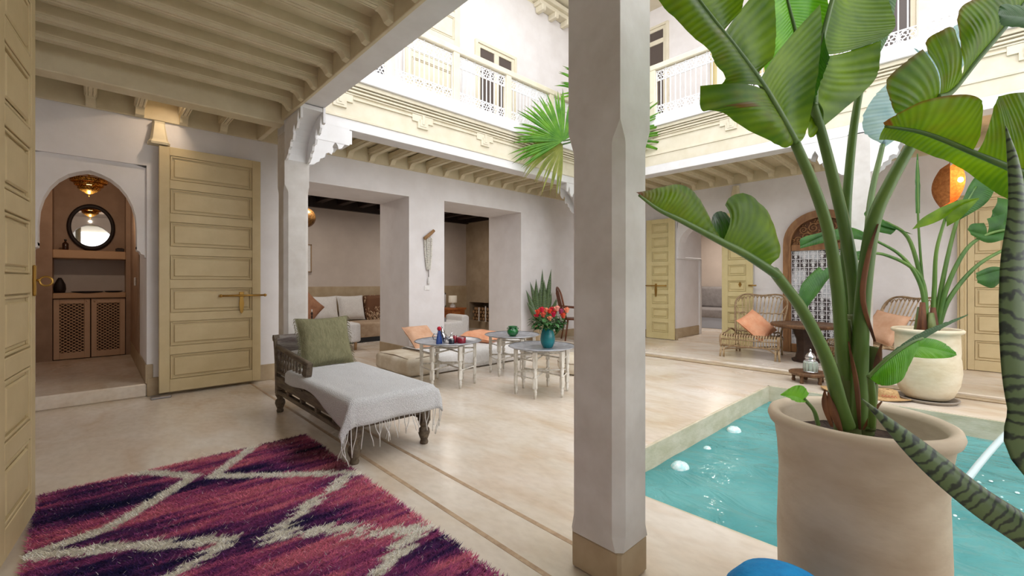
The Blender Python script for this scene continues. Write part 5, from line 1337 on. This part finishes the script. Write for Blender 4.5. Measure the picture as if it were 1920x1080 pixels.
# torn leaf at right, raised
rib([(1612, 800, 1.42), (1612, 700, 1.42), (1618, 560, 1.42), (1637, 420, 1.42), (1668, 345, 1.42), (1703, 282, 1.42), (1728, 240, 1.42), (1757, 193, 1.42)], (.026, .012), PETI, g1)
Gm = [(1690, 214, 1.42), (1757, 183, 1.42), (1783, 172, 1.42), (1832, 112, 1.42), (1886, 48, 1.42), (1935, -15, 1.42)]
rib(Gm[1:], (.011, .007), PETI, g1, 'midrib')
sG = lambda t, s: (.7 if s > .93 else 0)
blade(Gm, [(0, .22, [(1678, 212, 1.40), (1668, 185, 1.38), (1663, 150, 1.37), (1698, 116, 1.36), (1730, 92, 1.36)]),
           (.22, .45, [(1740, 100, 1.37), (1737, 76, 1.37), (1760, 60, 1.36), (1789, 54, 1.36), (1800, 120, 1.38)]),
           (.46, 1, [(1803, 100, 1.38), (1797, 24, 1.36), (1830, -4, 1.36), (1870, -25, 1.37), (1915, -40, 1.38)])], BANANA, g1, .02, scorch=sG)
# leaf hanging across the right edge (its plant stands outside the frame)
g3 = thing('giant_plant', 'strelitzia leaf with scorched tip reaching in from the right edge', 'plant', (1.60, -.52, .38))
H = [(1660, 236, 1.18), (1735, 250, 1.17), (1830, 288, 1.15), (1920, 326, 1.14), (2010, 370, 1.14)]
rib(H, (.004, .011), PETI, g3, 'midrib')
sH = lambda t, s: (.9 if (t < .06 and s > .25) or (s > .95 and t < .35) else 0)
blade(H, [(0, .48, [(1656, 230, 1.17), (1672, 220, 1.16), (1692, 208, 1.15), (1738, 187, 1.13), (1802, 177, 1.12), (1836, 184, 1.11), (1843, 204, 1.11), (1838, 255, 1.12)]),
          (.5, 1, [(1846, 262, 1.12), (1868, 190, 1.10), (1880, 179, 1.10), (1920, 173, 1.09), (2000, 175, 1.09)])], BANANA, g3, .015, scorch=sH)
blade(H, [(0, 1, [(1648, 262, 1.19), (1675, 263, 1.2), (1705, 274, 1.21), (1745, 291, 1.22), (1795, 311, 1.22), (1835, 339, 1.21), (1880, 369, 1.2), (1912, 379, 1.19), (1990, 410, 1.18)])], BANANA, g3, .02, flip=-1)
# corner leaf at top right
blade([(1980, 60, 1.3), (1930, 35, 1.3), (1872, 27, 1.3)], [(0, 1, [(1980, 80, 1.3), (1925, 54, 1.3), (1880, 48, 1.3), (1873, 30, 1.3)]), (0, 1, [(1980, 20, 1.32), (1925, 12, 1.32), (1880, 8, 1.32), (1871, 25, 1.31)])], BANDK, g3, .01)
MB().tube(catmull([(1.62, -.50, .36), (1.78, -.46, .9), (1.88, -.32, 1.28), tuple(D(2010, 370, 1.14))], 24), [.018 - .0003 * i for i in range(24)], 8).build('petiole', PETI, g3, world=True)
# drooping leaf at left with folded blade
rib([(1588, 800, 1.40), (1575, 760, 1.39), (1556, 690, 1.37), (1535, 640, 1.35), (1500, 575, 1.30), (1450, 508, 1.24)], (.024, .014), PETI, g1)
Bm = [(1458, 516, 1.24), (1400, 478, 1.19), (1350, 452, 1.16), (1280, 415, 1.12), (1235, 393, 1.10), (1198, 366, 1.08)]
rib(Bm, (.013, .003), PETI, g1, 'midrib')
blade(Bm, [(.03, .385, [(1434, 498, 1.22), (1446, 491, 1.24), (1462, 478, 1.26), (1462, 458, 1.27), (1452, 425, 1.27), (1440, 398, 1.27), (1415, 372, 1.26), (1390, 362, 1.25), (1367, 371, 1.23), (1359, 385, 1.21)])], BANANA, g1, .03)
sB = lambda t, s: max(0, (t - .86) * 9)
blade(Bm, [(.39, 1, [(1350, 446, 1.17), (1338, 425, 1.17), (1318, 385, 1.17), (1300, 358, 1.16), (1272, 346, 1.14), (1240, 351, 1.12), (1216, 357, 1.10), (1193, 360, 1.08)])], BANANA, g1, .03, scorch=sB)
blade(Bm, [(.2, .5, [(1362, 400, 1.26), (1350, 396, 1.26), (1338, 402, 1.25), (1334, 415, 1.24)])], BANDK, g1, .01)
# pseudostems, dry sheaths
rib([(1590, 812, 1.47), (1588, 740, 1.46), (1584, 660, 1.46), (1580, 600, 1.46)], (.040, .022), PST, g1, 'pseudostem')
rib([(1612, 812, 1.47), (1610, 740, 1.46), (1606, 660, 1.47), (1605, 590, 1.48)], (.040, .024), PST, g1, 'pseudostem')
rib([(1628, 805, 1.44), (1632, 740, 1.43), (1634, 690, 1.43), (1640, 650, 1.43)], (.020, .018), PST, g1, 'cut_stem')
for (pts, w0) in (([(1640, 640, 1.40), (1618, 560, 1.39), (1628, 480, 1.39), (1645, 420, 1.40)], .010), ([(1560, 800, 1.39), (1548, 760, 1.385), (1546, 730, 1.39)], .012), ([(1578, 812, 1.385), (1562, 770, 1.38), (1552, 735, 1.385)], .014), ([(1612, 805, 1.40), (1606, 720, 1.395), (1590, 640, 1.395)], .009), ([(1640, 720, 1.40), (1646, 680, 1.395), (1652, 645, 1.40)], .013), ([(1618, 805, 1.38), (1640, 770, 1.36), (1652, 752, 1.36)], .008)):
    P_ = catmull([D(*p) for p in pts], 14); rows = []
    for i, p in enumerate(P_):
        w_ = w0 * math.sin(math.pi * min(1, i / 13 * .85 + .12)); rows.append([p + Vector((-CA * 0 - SA * w_, CA * w_, 0)), p + Vector((-CA * .006, -SA * .006, 0)), p + Vector((SA * w_, -CA * w_, 0))])
    MB().grid(rows).build('dry_sheath', DRY, g1, world=True, fix=False)
# young leaf in front right, with spear
rib([(1634, 800, 1.36), (1636, 750, 1.33), (1632, 706, 1.30)], (.010, .009), PETI, g1)
J = [(1628, 708, 1.30), (1665, 672, 1.30), (1705, 645, 1.31), (1730, 634, 1.32)]
rib(J, (.007, .004), PETI, g1, 'midrib')
blade(J, [(0, .9, [(1634, 712, 1.29), (1650, 722, 1.27), (1672, 722, 1.26), (1692, 712, 1.26), (1703, 690, 1.27), (1722, 652, 1.29)])], BRIGHT, g1, .02)
blade([(1690, 656, 1.31), (1730, 650, 1.33), (1793, 664, 1.36)], [(0, 1, [(1700, 648, 1.32), (1728, 634, 1.33), (1764, 640, 1.35), (1792, 660, 1.36)]), (0, 1, [(1700, 668, 1.31), (1740, 672, 1.33), (1778, 671, 1.35), (1794, 666, 1.36)])], BRIGHT, g1, .008)
blade([(1660, 676, 1.31), (1730, 628, 1.34), (1815, 590, 1.38)], [(0, 1, [(1690, 668, 1.31), (1745, 628, 1.34), (1815, 591, 1.38)]), (0, 1, [(1655, 672, 1.32), (1725, 624, 1.35), (1815, 589, 1.38)])], BANDK, g1, .004)
# small sprout at left of the pot
rib([(1534, 796, 1.36), (1526, 770, 1.34), (1508, 748, 1.33)], (.0065, .005), PETI, g1)
K_ = [(1508, 750, 1.33), (1488, 742, 1.33), (1463, 740, 1.33)]
blade(K_, [(0, 1, [(1517, 738, 1.34), (1506, 724, 1.34), (1488, 724, 1.34), (1464, 739, 1.33)]), (0, 1, [(1512, 754, 1.32), (1495, 754, 1.32), (1476, 745, 1.32), (1463, 741, 1.33)])], BRIGHT, g1, .006)

# ------------------------------------------------------------------ second plant in the white planter
g2 = thing('giant_plant', 'fan-shaped strelitzia with split leaves in the whitewashed planter', 'plant', (P2[0], P2[1], .63))
d2_ = 4.27
def L2(pts, blades, r=(.022, .011), m=BANDK):
    q = [(u, v, d2_ + dd) for u, v, dd in pts]; rib(q, r, PETI, g2, n=24, k=8)
    for mid, pats in blades:
        blade([(u, v, d2_ + dd) for u, v, dd in mid], [(a, b, [(u, v, d2_ + dd) for u, v, dd in e]) for a, b, e in pats], m, g2, .02, na=14, nb=5)
b0 = (1745, 618, .05)
L2([(1735, 618, 0), (1728, 540, 0), (1690, 480, 0), (1620, 440, 0)], [([(1640, 450, 0), (1600, 432, -.05), (1560, 436, -.1), (1500, 462, -.15)], [(0, 1, [(1632, 440, 0), (1590, 425, 0), (1560, 432, -.05), (1505, 445, -.15), (1500, 460, -.15)]), (0, 1, [(1640, 456, 0), (1600, 448, -.05), (1560, 452, -.1), (1500, 466, -.15)])])])
L2([(1738, 618, 0), (1726, 520, 0), (1660, 478, 0), (1600, 478, 0)], [([(1620, 478, 0), (1570, 488, -.05), (1520, 530, -.1), (1500, 560, -.1)], [(0, .45, [(1615, 470, 0), (1590, 474, 0), (1560, 484, -.05)]), (.5, 1, [(1535, 500, 0), (1505, 530, -.05), (1497, 555, -.1)]), (0, 1, [(1615, 486, 0), (1570, 505, -.05), (1530, 555, -.1), (1512, 578, -.1)])])])
L2([(1740, 618, 0), (1730, 540, .1), (1705, 450, .1), (1668, 420, .1), (1650, 415, .1)], [([(1680, 430, .1), (1640, 420, .1), (1620, 400, .1)], [(0, 1, [(1670, 440, .1), (1636, 430, .1), (1620, 402, .1)]), (0, 1, [(1712, 440, .1), (1690, 432, .1), (1624, 392, .1)])])])
L2([(1742, 618, .05), (1733, 560, .1), (1722, 420, .1), (1720, 300, .1)], [([(1721, 400, .1), (1720, 340, .1), (1720, 288, .1)], [(0, 1, [(1717, 400, .1), (1716, 340, .1), (1719, 288, .1)]), (0, 1, [(1725, 400, .1), (1725, 340, .1), (1721, 288, .1)])])], (.016, .006))
L2([(1748, 618, 0), (1752, 540, 0), (1756, 470, -.05), (1775, 400, -.1)], [([(1772, 408, -.1), (1800, 385, -.15), (1835, 372, -.2)], [(0, 1, [(1710, 430, -.1), (1735, 405, -.12), (1790, 378, -.15), (1835, 371, -.2)]), (0, 1, [(1775, 425, -.1), (1800, 410, -.15), (1820, 390, -.2), (1836, 373, -.2)])]), ], m=BANANA)
L2([(1752, 618, 0), (1765, 540, 0), (1782, 460, 0), (1800, 400, 0), (1830, 350, 0)], [([(1795, 410, 0), (1830, 350, 0), (1850, 310, .05)], [(0, 1, [(1794, 405, 0), (1806, 372, 0), (1822, 340, .05), (1848, 312, .05)]), (0, 1, [(1800, 412, 0), (1850, 380, -.05), (1868, 340, 0), (1852, 312, .05)])])], m=BANDK)
L2([(1756, 618, 0), (1775, 540, -.05), (1810, 470, -.1), (1850, 440, -.15), (1900, 428, -.2)], [([(1870, 434, -.15), (1850, 440, -.15), (1815, 432, -.15)], [(0, .5, [(1885, 400, -.15), (1868, 405, -.15), (1850, 410, -.15)]), (.5, 1, [(1845, 418, -.15), (1822, 420, -.15), (1814, 430, -.15)]), (0, 1, [(1905, 440, -.2), (1880, 450, -.2), (1850, 455, -.15), (1820, 440, -.15)])]), ([(1860, 395, -.1), (1890, 420, -.1), (1925, 440, -.1)], [(0, 1, [(1870, 370, -.1), (1905, 380, -.1), (1930, 420, -.1)]), (0, 1, [(1856, 410, -.1), (1880, 440, -.1), (1920, 455, -.1)])])])
L2([(1758, 618, 0), (1780, 560, -.05), (1830, 500, -.1), (1890, 465, -.15), (1930, 455, -.2)], [([(1880, 505, -.15), (1855, 512, -.15), (1830, 520, -.15)], [(0, 1, [(1895, 505, -.15), (1860, 500, -.15), (1829, 512, -.15)]), (0, 1, [(1880, 525, -.15), (1860, 540, -.15), (1832, 530, -.15)])])])
for k in range(5): MB().tube([(P2[0] + .06 * math.cos(k * 1.3), P2[1] + .06 * math.sin(k * 1.3), .62), (P2[0] + .05 * math.cos(k * 1.3), P2[1] + .05 * math.sin(k * 1.3), .85 + .05 * (k % 3))], [.045, .02], 8).build('pseudostem', PST if k % 2 else DRY, g2, world=True)

# ------------------------------------------------------------------ snake plants
def snake_mat():
    m = bpy.data.materials.new('snake_plant_leaf'); m.use_nodes = True; N = m.node_tree.nodes; L = m.node_tree.links; b = N['Principled BSDF']
    at = N.new('ShaderNodeAttribute'); at.attribute_name = 'uvs'; sep = N.new('ShaderNodeSeparateColor'); L.new(at.outputs['Color'], sep.inputs[0])
    tc = N.new('ShaderNodeTexCoord'); nz = N.new('ShaderNodeTexNoise'); nz.inputs['Scale'].default_value = 22; nz.inputs['Detail'].default_value = 3; L.new(tc.outputs['Object'], nz.inputs['Vector'])
    m1 = N.new('ShaderNodeMath'); m1.operation = 'MULTIPLY_ADD'; m1.inputs[1].default_value = 210; L.new(sep.outputs[0], m1.inputs[0])
    m0 = N.new('ShaderNodeMath'); m0.operation = 'MULTIPLY'; m0.inputs[1].default_value = 16; L.new(nz.outputs['Fac'], m0.inputs[0]); L.new(m0.outputs[0], m1.inputs[2])
    s = N.new('ShaderNodeMath'); s.operation = 'SINE'; L.new(m1.outputs[0], s.inputs[0])
    r = N.new('ShaderNodeValToRGB'); e = r.color_ramp.elements; e[0].position = .55; e[0].color = lin((88, 110, 68)) + (1,); e[1].position = .95; e[1].color = lin((24, 40, 26)) + (1,)
    mr_ = N.new('ShaderNodeMapRange'); mr_.inputs[1].default_value = -1; mr_.inputs[2].default_value = 1; L.new(s.outputs[0], mr_.inputs[0]); L.new(mr_.outputs[0], r.inputs['Fac']); L.new(r.outputs['Color'], b.inputs['Base Color']); b.inputs['Roughness'].default_value = .4
    return m
SNAKE = snake_mat()
def sword(pts, widths, side, parent, thick=.006, n=40):
    """sword leaf through 3D points; side = width direction"""
    P_ = catmull(pts, n); rows = []; uv = []
    W_ = catmull([(w_, 0, 0) for w_ in widths], n); side = Vector(side).normalized()
    for i, p in enumerate(P_):
        tg = (P_[min(i + 1, n - 1)] - P_[max(i - 1, 0)]).normalized(); s = (side - tg * side.dot(tg)).normalized(); nm_ = tg.cross(s); w_ = max(W_[i].x, .0005)
        ring = []
        for k in range(12):
            a = 2 * math.pi * k / 12; ring.append(p + s * w_ * math.cos(a) + nm_ * (thick * math.sin(a) * min(1, w_ / .01) + .25 * w_ * math.cos(a) ** 2)); uv.append((i / (n - 1), k / 12, 0, 1))
        rows.append(ring)
    m = MB(); m.grid(rows, closed=True); o = m.build('leaf', SNAKE, parent, world=True, fix=True)
    at = o.data.color_attributes.new('uvs', 'FLOAT_COLOR', 'POINT'); at.data.foreach_set('color', np.array(uv, dtype='f').ravel()); return o
SN = (1.60, -.52)
s1 = thing('snake_plant', 'large snake plant with mottled sword leaves at the right edge', 'plant', (SN[0], SN[1], .42))
base = Vector((SN[0], SN[1], .40))
rv = Vector((SA, -CA, 0))
sword([base, D(2060, 1120, .98), D(1950, 1015, .96), D(1840, 940, .98), D(1730, 850, 1.01), D(1615, 747, 1.06)], [.02, .034, .034, .032, .026, .001], (.3, -.1, 1), s1)
sword([base + Vector((-.05, .05, 0)), D(1985, 900, .92), D(1935, 760, .93), D(1912, 640, .94), D(1908, 500, .95), D(1912, 400, .95), D(1905, 320, .96), D(1886, 236, .97)], [.03, .045, .042, .034, .030, .021, .014, .001], rv, s1)
sword([base + Vector((.05, 0, 0)), D(2150, 700, 1.1), D(2120, 400, 1.1)], [.03, .04, .001], rv, s1)
sp_ = thing('snake_plant_pot', 'cream pot of the snake plant beyond the right edge', 'planter', (SN[0], SN[1], 0))
MB().lathe([(0, 0), (.15, 0), (.18, .03), (.19, .2), (.18, .38), (.19, .4), (.195, .42), (.17, .42), (.165, .36), (0, .36)], 32).build('pot', POTW, sp_); MB().lathe([(.167, .37), (.001, .38)], 20, cap=False).build('soil', SOIL, sp_)
s2 = thing('snake_plant', 'snake plant with upright striped leaves beside the salon opening', 'plant', (5.86, 5.38, .38))
random.seed(21)
for (uu, top, spread) in ((-.21, 1.0, -.14), (-.15, 1.15, -.1), (-.1, 1.2, -.06), (-.06, 1.05, -.05), (0, 1.18, 0), (.02, 1.0, .02), (.06, 1.08, .05), (.04, 1.38, -.03), (.12, 1.38, .09), (.14, .85, .16), (.09, .95, .12), (-.12, .9, -.02), (-.2, .78, -.16), (.2, .82, .2)):
    b_ = Vector((5.86, 5.38, .38)) + rv * uu * .45 + Vector((0, random.uniform(-.06, .06), 0)); t_ = Vector((5.86, 5.38 + random.uniform(-.05, .05), top)) + rv * (uu + spread * .5)
    mid_ = b_.lerp(t_, .55) + rv * (-.02 + .04 * random.random()); sword([b_, mid_, t_], [.022, .046, .001], rv + Vector((0, random.uniform(-.5, .5), 0)), s2, n=16)
pp = thing('woven_planter', 'beige planter of the upright snake plant', 'planter', (5.86, 5.38, 0))
MB().lathe([(0, 0), (.13, 0), (.14, .02), (.165, .2), (.16, .38), (.165, .4), (.15, .4), (.145, .37), (0, .37)], 28).build('pot', TADE, pp); MB().lathe([(.146, .375), (.001, .38)], 20, cap=False).build('soil', SOIL, pp)

# ------------------------------------------------------------------ fan palm in the courtyard corner
PALM = leaf_mat('fan_palm_leaf', (56, 110, 20), (98, 148, 36), .4, tl=.28); PALMD = leaf_mat('fan_palm_leaf_old', (104, 120, 50), (150, 154, 84), .5, tl=.3)
pl = thing('fan_palm', 'fan palm in the courtyard corner behind the nearest pillar', 'palm', (5.85, 4.08, 0))
tk = MB(); rows = []
for i in range(40):
    z = i / 39 * 2.9; r = .075 + .012 * ((i % 2)) - .015 * i / 39; rows.append([(5.85 + r * math.cos(a), 4.08 + r * math.sin(a), .3 + z) for a in [2 * math.pi * j / 12 for j in range(12)]])
tk.grid(rows, closed=True).build('trunk', pm('palm_trunk', (116, 92, 66), .9, c2=(84, 62, 44), scale=20, bump=.6, bscale=40), pl, world=True)
MB().lathe([(0, 0), (.2, 0), (.24, .05), (.26, .35), (.27, .4), (.25, .42), (.23, .38), (0, .36)], 30).build('pot', POTW, pl)
crown = Vector((5.85, 4.08, 3.2))
def fan(center, axis_up, nrm, R, a0, a1, n, mat, droop=.25, seed=0):
    """pleated fan leaf: narrow segments radiating from the hub, fused near it and free at the tips"""
    random.seed(seed); u = Vector(axis_up).normalized(); nn = Vector(nrm).normalized(); r_ = u.cross(nn).normalized(); m = MB(); uv = []
    for k in range(n):
        a = a0 + (a1 - a0) * k / (n - 1); d_ = (u * math.cos(a) + r_ * math.sin(a)).normalized(); L_ = R * random.uniform(.86, 1.06) * (1 - .1 * abs(a) / 3.1)
        s_ = d_.cross(nn).normalized(); hw0 = R * .6 * (a1 - a0) / (n - 1) * .54; rows = []
        tw = random.uniform(-.08, .08); dr_ = droop * random.uniform(.5, 1.5)
        for i in range(9):
            t = i / 8; wv = hw0 * (t / .6 if t < .6 else max(0, (1 - t) / .4) ** .8) + .0008
            p = Vector(center) + d_ * L_ * t + s_ * tw * L_ * t * t + Vector((0, 0, -dr_ * L_ * max(0, t - .5) ** 2 * 2)) ; rows.append([p - s_ * wv, p + nn * wv * .45, p + s_ * wv])
            uv += [(k / n + t * .01, 0, .6 if t > .97 else 0, 1)] * 3
        m.grid(rows, smooth=False)
    o = m.build('fan_leaf', mat, pl, world=True, fix=False); at = o.data.color_attributes.new('uvs', 'FLOAT_COLOR', 'POINT'); at.data.foreach_set('color', np.array(uv, dtype='f').ravel())
    MB().tube(catmull([crown, (crown + Vector(center)) / 2 + Vector((0, 0, .12)), center], 10), [.02 - .001 * i for i in range(10)], 6).build('leaf_stalk', PETI, pl, world=True)
vw = Vector((-CA, -SA, -.25))
c1_ = D(1056, 264, 6.55)
fan(c1_, (-.45 * SA, .45 * CA, .9), vw + rv * .2, .84, -1.7, 1.5, 44, PALM, .15, 1)
fan(c1_ + Vector((.05, .05, -.03)), (-.75 * SA, .75 * CA, -.55), vw, .66, -.95, 1.2, 26, PALMD, .5, 2)
fan(D(1150, 262, 6.7), (SA * .8, -CA * .8, .62), vw, .92, -.75, .8, 26, PALM, .1, 3)
fan(D(1120, 180, 6.9), (0, 0, 1), vw + rv * .3, .75, -1.6, 1.6, 34, PALM, .2, 4)
fan(D(1130, 300, 6.5), (SA * .3, -CA * .3, -.9), vw, .5, -1.2, 1.2, 20, PALMD, .4, 5)

# ------------------------------------------------------------------ blue pouf, wicker lamp, Windsor chair
bp_ = thing('blue_pouf', 'bright blue round pouf at the bottom edge of the picture', 'pouf', (1.325, .352, 0))
MB().lathe([(0, 0), (.11, 0), (.15, .03), (.165, .12), (.16, .24), (.14, .31), (.105, .352), (.06, .37), (0, .376)], 36).build('cover', pm('cyan_blue_fabric', (0, 146, 212), .7, c2=(0, 128, 198), scale=20, bump=.3, bscale=90), bp_)
MB().lathe([(.163, .18), (.168, .185), (.163, .19)], 36, cap=False).build('seam', pm('deep_blue_seam', (0, 84, 146), .7), bp_)
wl_ = D(1781, 340, 5.25)
wk = thing('wicker_lamp', 'curled wicker wall lamp glowing orange above the white planter', 'lamp', tuple(wl_), math.pi)
WICK = pm('wicker', (196, 126, 66), .7, c2=(160, 94, 44), scale=30, bump=.7, bscale=90)
rows = []
for i in range(13):
    t = i / 12; rows.append([(((.05 + .12 * math.sin(math.pi * t * .8 + .35)) * math.cos(a)) * (1 + .15 * math.sin(a * 2)), (.05 + .11 * math.sin(math.pi * t * .8 + .35)) * math.sin(a), .2 - .46 * t + .05 * math.sin(a)) for a in [2 * math.pi * j / 28 * .8 + 2.2 for j in range(24)]])
MB().grid(rows).build('wicker_shade', WICK, wk, fix=False)
MB().lathe([(0, -.03), (.02, -.02), (.028, 0), (.02, .03), (0, .04)], 12, (.0, .09, .0)).build('bulb', pm('orange_bulb', (255, 190, 110), .5, emit=(255, 150, 60), estr=24), wk)
MB().tube([(0, 0, .2), (0, 0, 3.0 - wl_.z)], .004, 5).build('cord', BLACK, wk)
L = bpy.data.lights.new('wicker_glow', 'POINT'); L.energy = 4; L.color = (1, .6, .28); L.shadow_soft_size = .04
lo_ = bpy.data.objects.new('wicker_glow', L); COL.objects.link(lo_); lo_.parent = wk; lo_.location = (0, .02, .02)
wc = thing('windsor_chair', 'brown hoop-back wooden chair peeking out behind the pillar', 'chair', (6.62, 5.28, 0), .9)
CH = pm('chestnut_wood', (128, 72, 42), .4, c2=(96, 52, 30), scale=10)
MB().lathe([(0, .43), (.2, .43), (.215, .445), (.2, .46), (0, .455)], 24).build('seat', CH, wc)
for s in (-1, 1):
    for q in (-1, 1): MB().tube([(s * .13, q * .13, .435), (s * .19, q * .2, 0)], [.018, .014], 8).build('leg', CH, wc)
hpz = [(-.18, .17, .44), (-.22, .23, .7), (-.19, .28, .93), (0, .31, 1.04), (.19, .28, .93), (.22, .23, .7), (.18, .17, .44)]
MB().tube(catmull(hpz, 30), .018, 8).build('back_hoop', CH, wc)
for k in range(7): x = -.15 + k * .05; MB().tube([(x * .8, .185, .45), (x, .285 + .02, .99 - 2.6 * x * x)], .007, 6).build('spindle', CH, wc)
MB().tube(catmull([(-.22, .22, .68), (-.25, 0, .66), (-.24, -.1, .65)], 8), .014, 7).build('arm', CH, wc); MB().tube(catmull([(.22, .22, .68), (.25, 0, .66), (.24, -.1, .65)], 8), .014, 7).build('arm', CH, wc)
# bench glimpsed through the passage
ab_ = thing('alcove_bench', 'grey cushioned bench seen through the arched passage', 'bench', (10.6, 4.15, .075))
GRB = pm('grey_upholstery', (150, 146, 146), .85, c2=(134, 130, 130), scale=10)
softbox(-.35, .38, -1.2, 1.3, .24, .46, .05).build('seat', GRB, ab_); softbox(.2, .38, -1.2, 1.3, .45, .95, .06).build('back', GRB, ab_); MB().box(-.33, .38, -1.2, 1.3, 0, .25, .01).build('base', pm('blue_grey_paint', (166, 172, 184), .6), ab_)
# fill lamps added to brighten salon and alcove (same fitting as the visible one)
def downlight(x, y, z, label, e):
    t = copy_tree(dl, None, (x, y, z), None, label); t['group'] = 'added fill spotlights'
    L = bpy.data.lights.new('spot_glow', 'AREA'); L.shape = 'DISK'; L.size = .07; L.energy = e; L.color = (1, .9, .8); L.spread = math.radians(170)
    o = bpy.data.objects.new('spot_glow', L); COL.objects.link(o); o.parent = t; o.location = (0, 0, -.016)
    return t
for (x, y, lb) in ((2.76, 7.6, 'added fill spotlight under the dark salon ceiling on the left'), (5.28, 7.6, 'added fill spotlight under the dark salon ceiling on the right')): downlight(x, y, 2.676, lb, 13)
downlight(9.9, 3.9, 2.497, 'added fill spotlight in the alcove behind the arched passage', 26)
L = bpy.data.lights.new('spot_glow', 'AREA'); L.shape = 'DISK'; L.size = .07; L.energy = 3; L.color = (1, .8, .6); L.spread = math.radians(170)
o = bpy.data.objects.new('spot_glow', L); COL.objects.link(o); o.parent = dl; o.location = (0, 0, -.016)
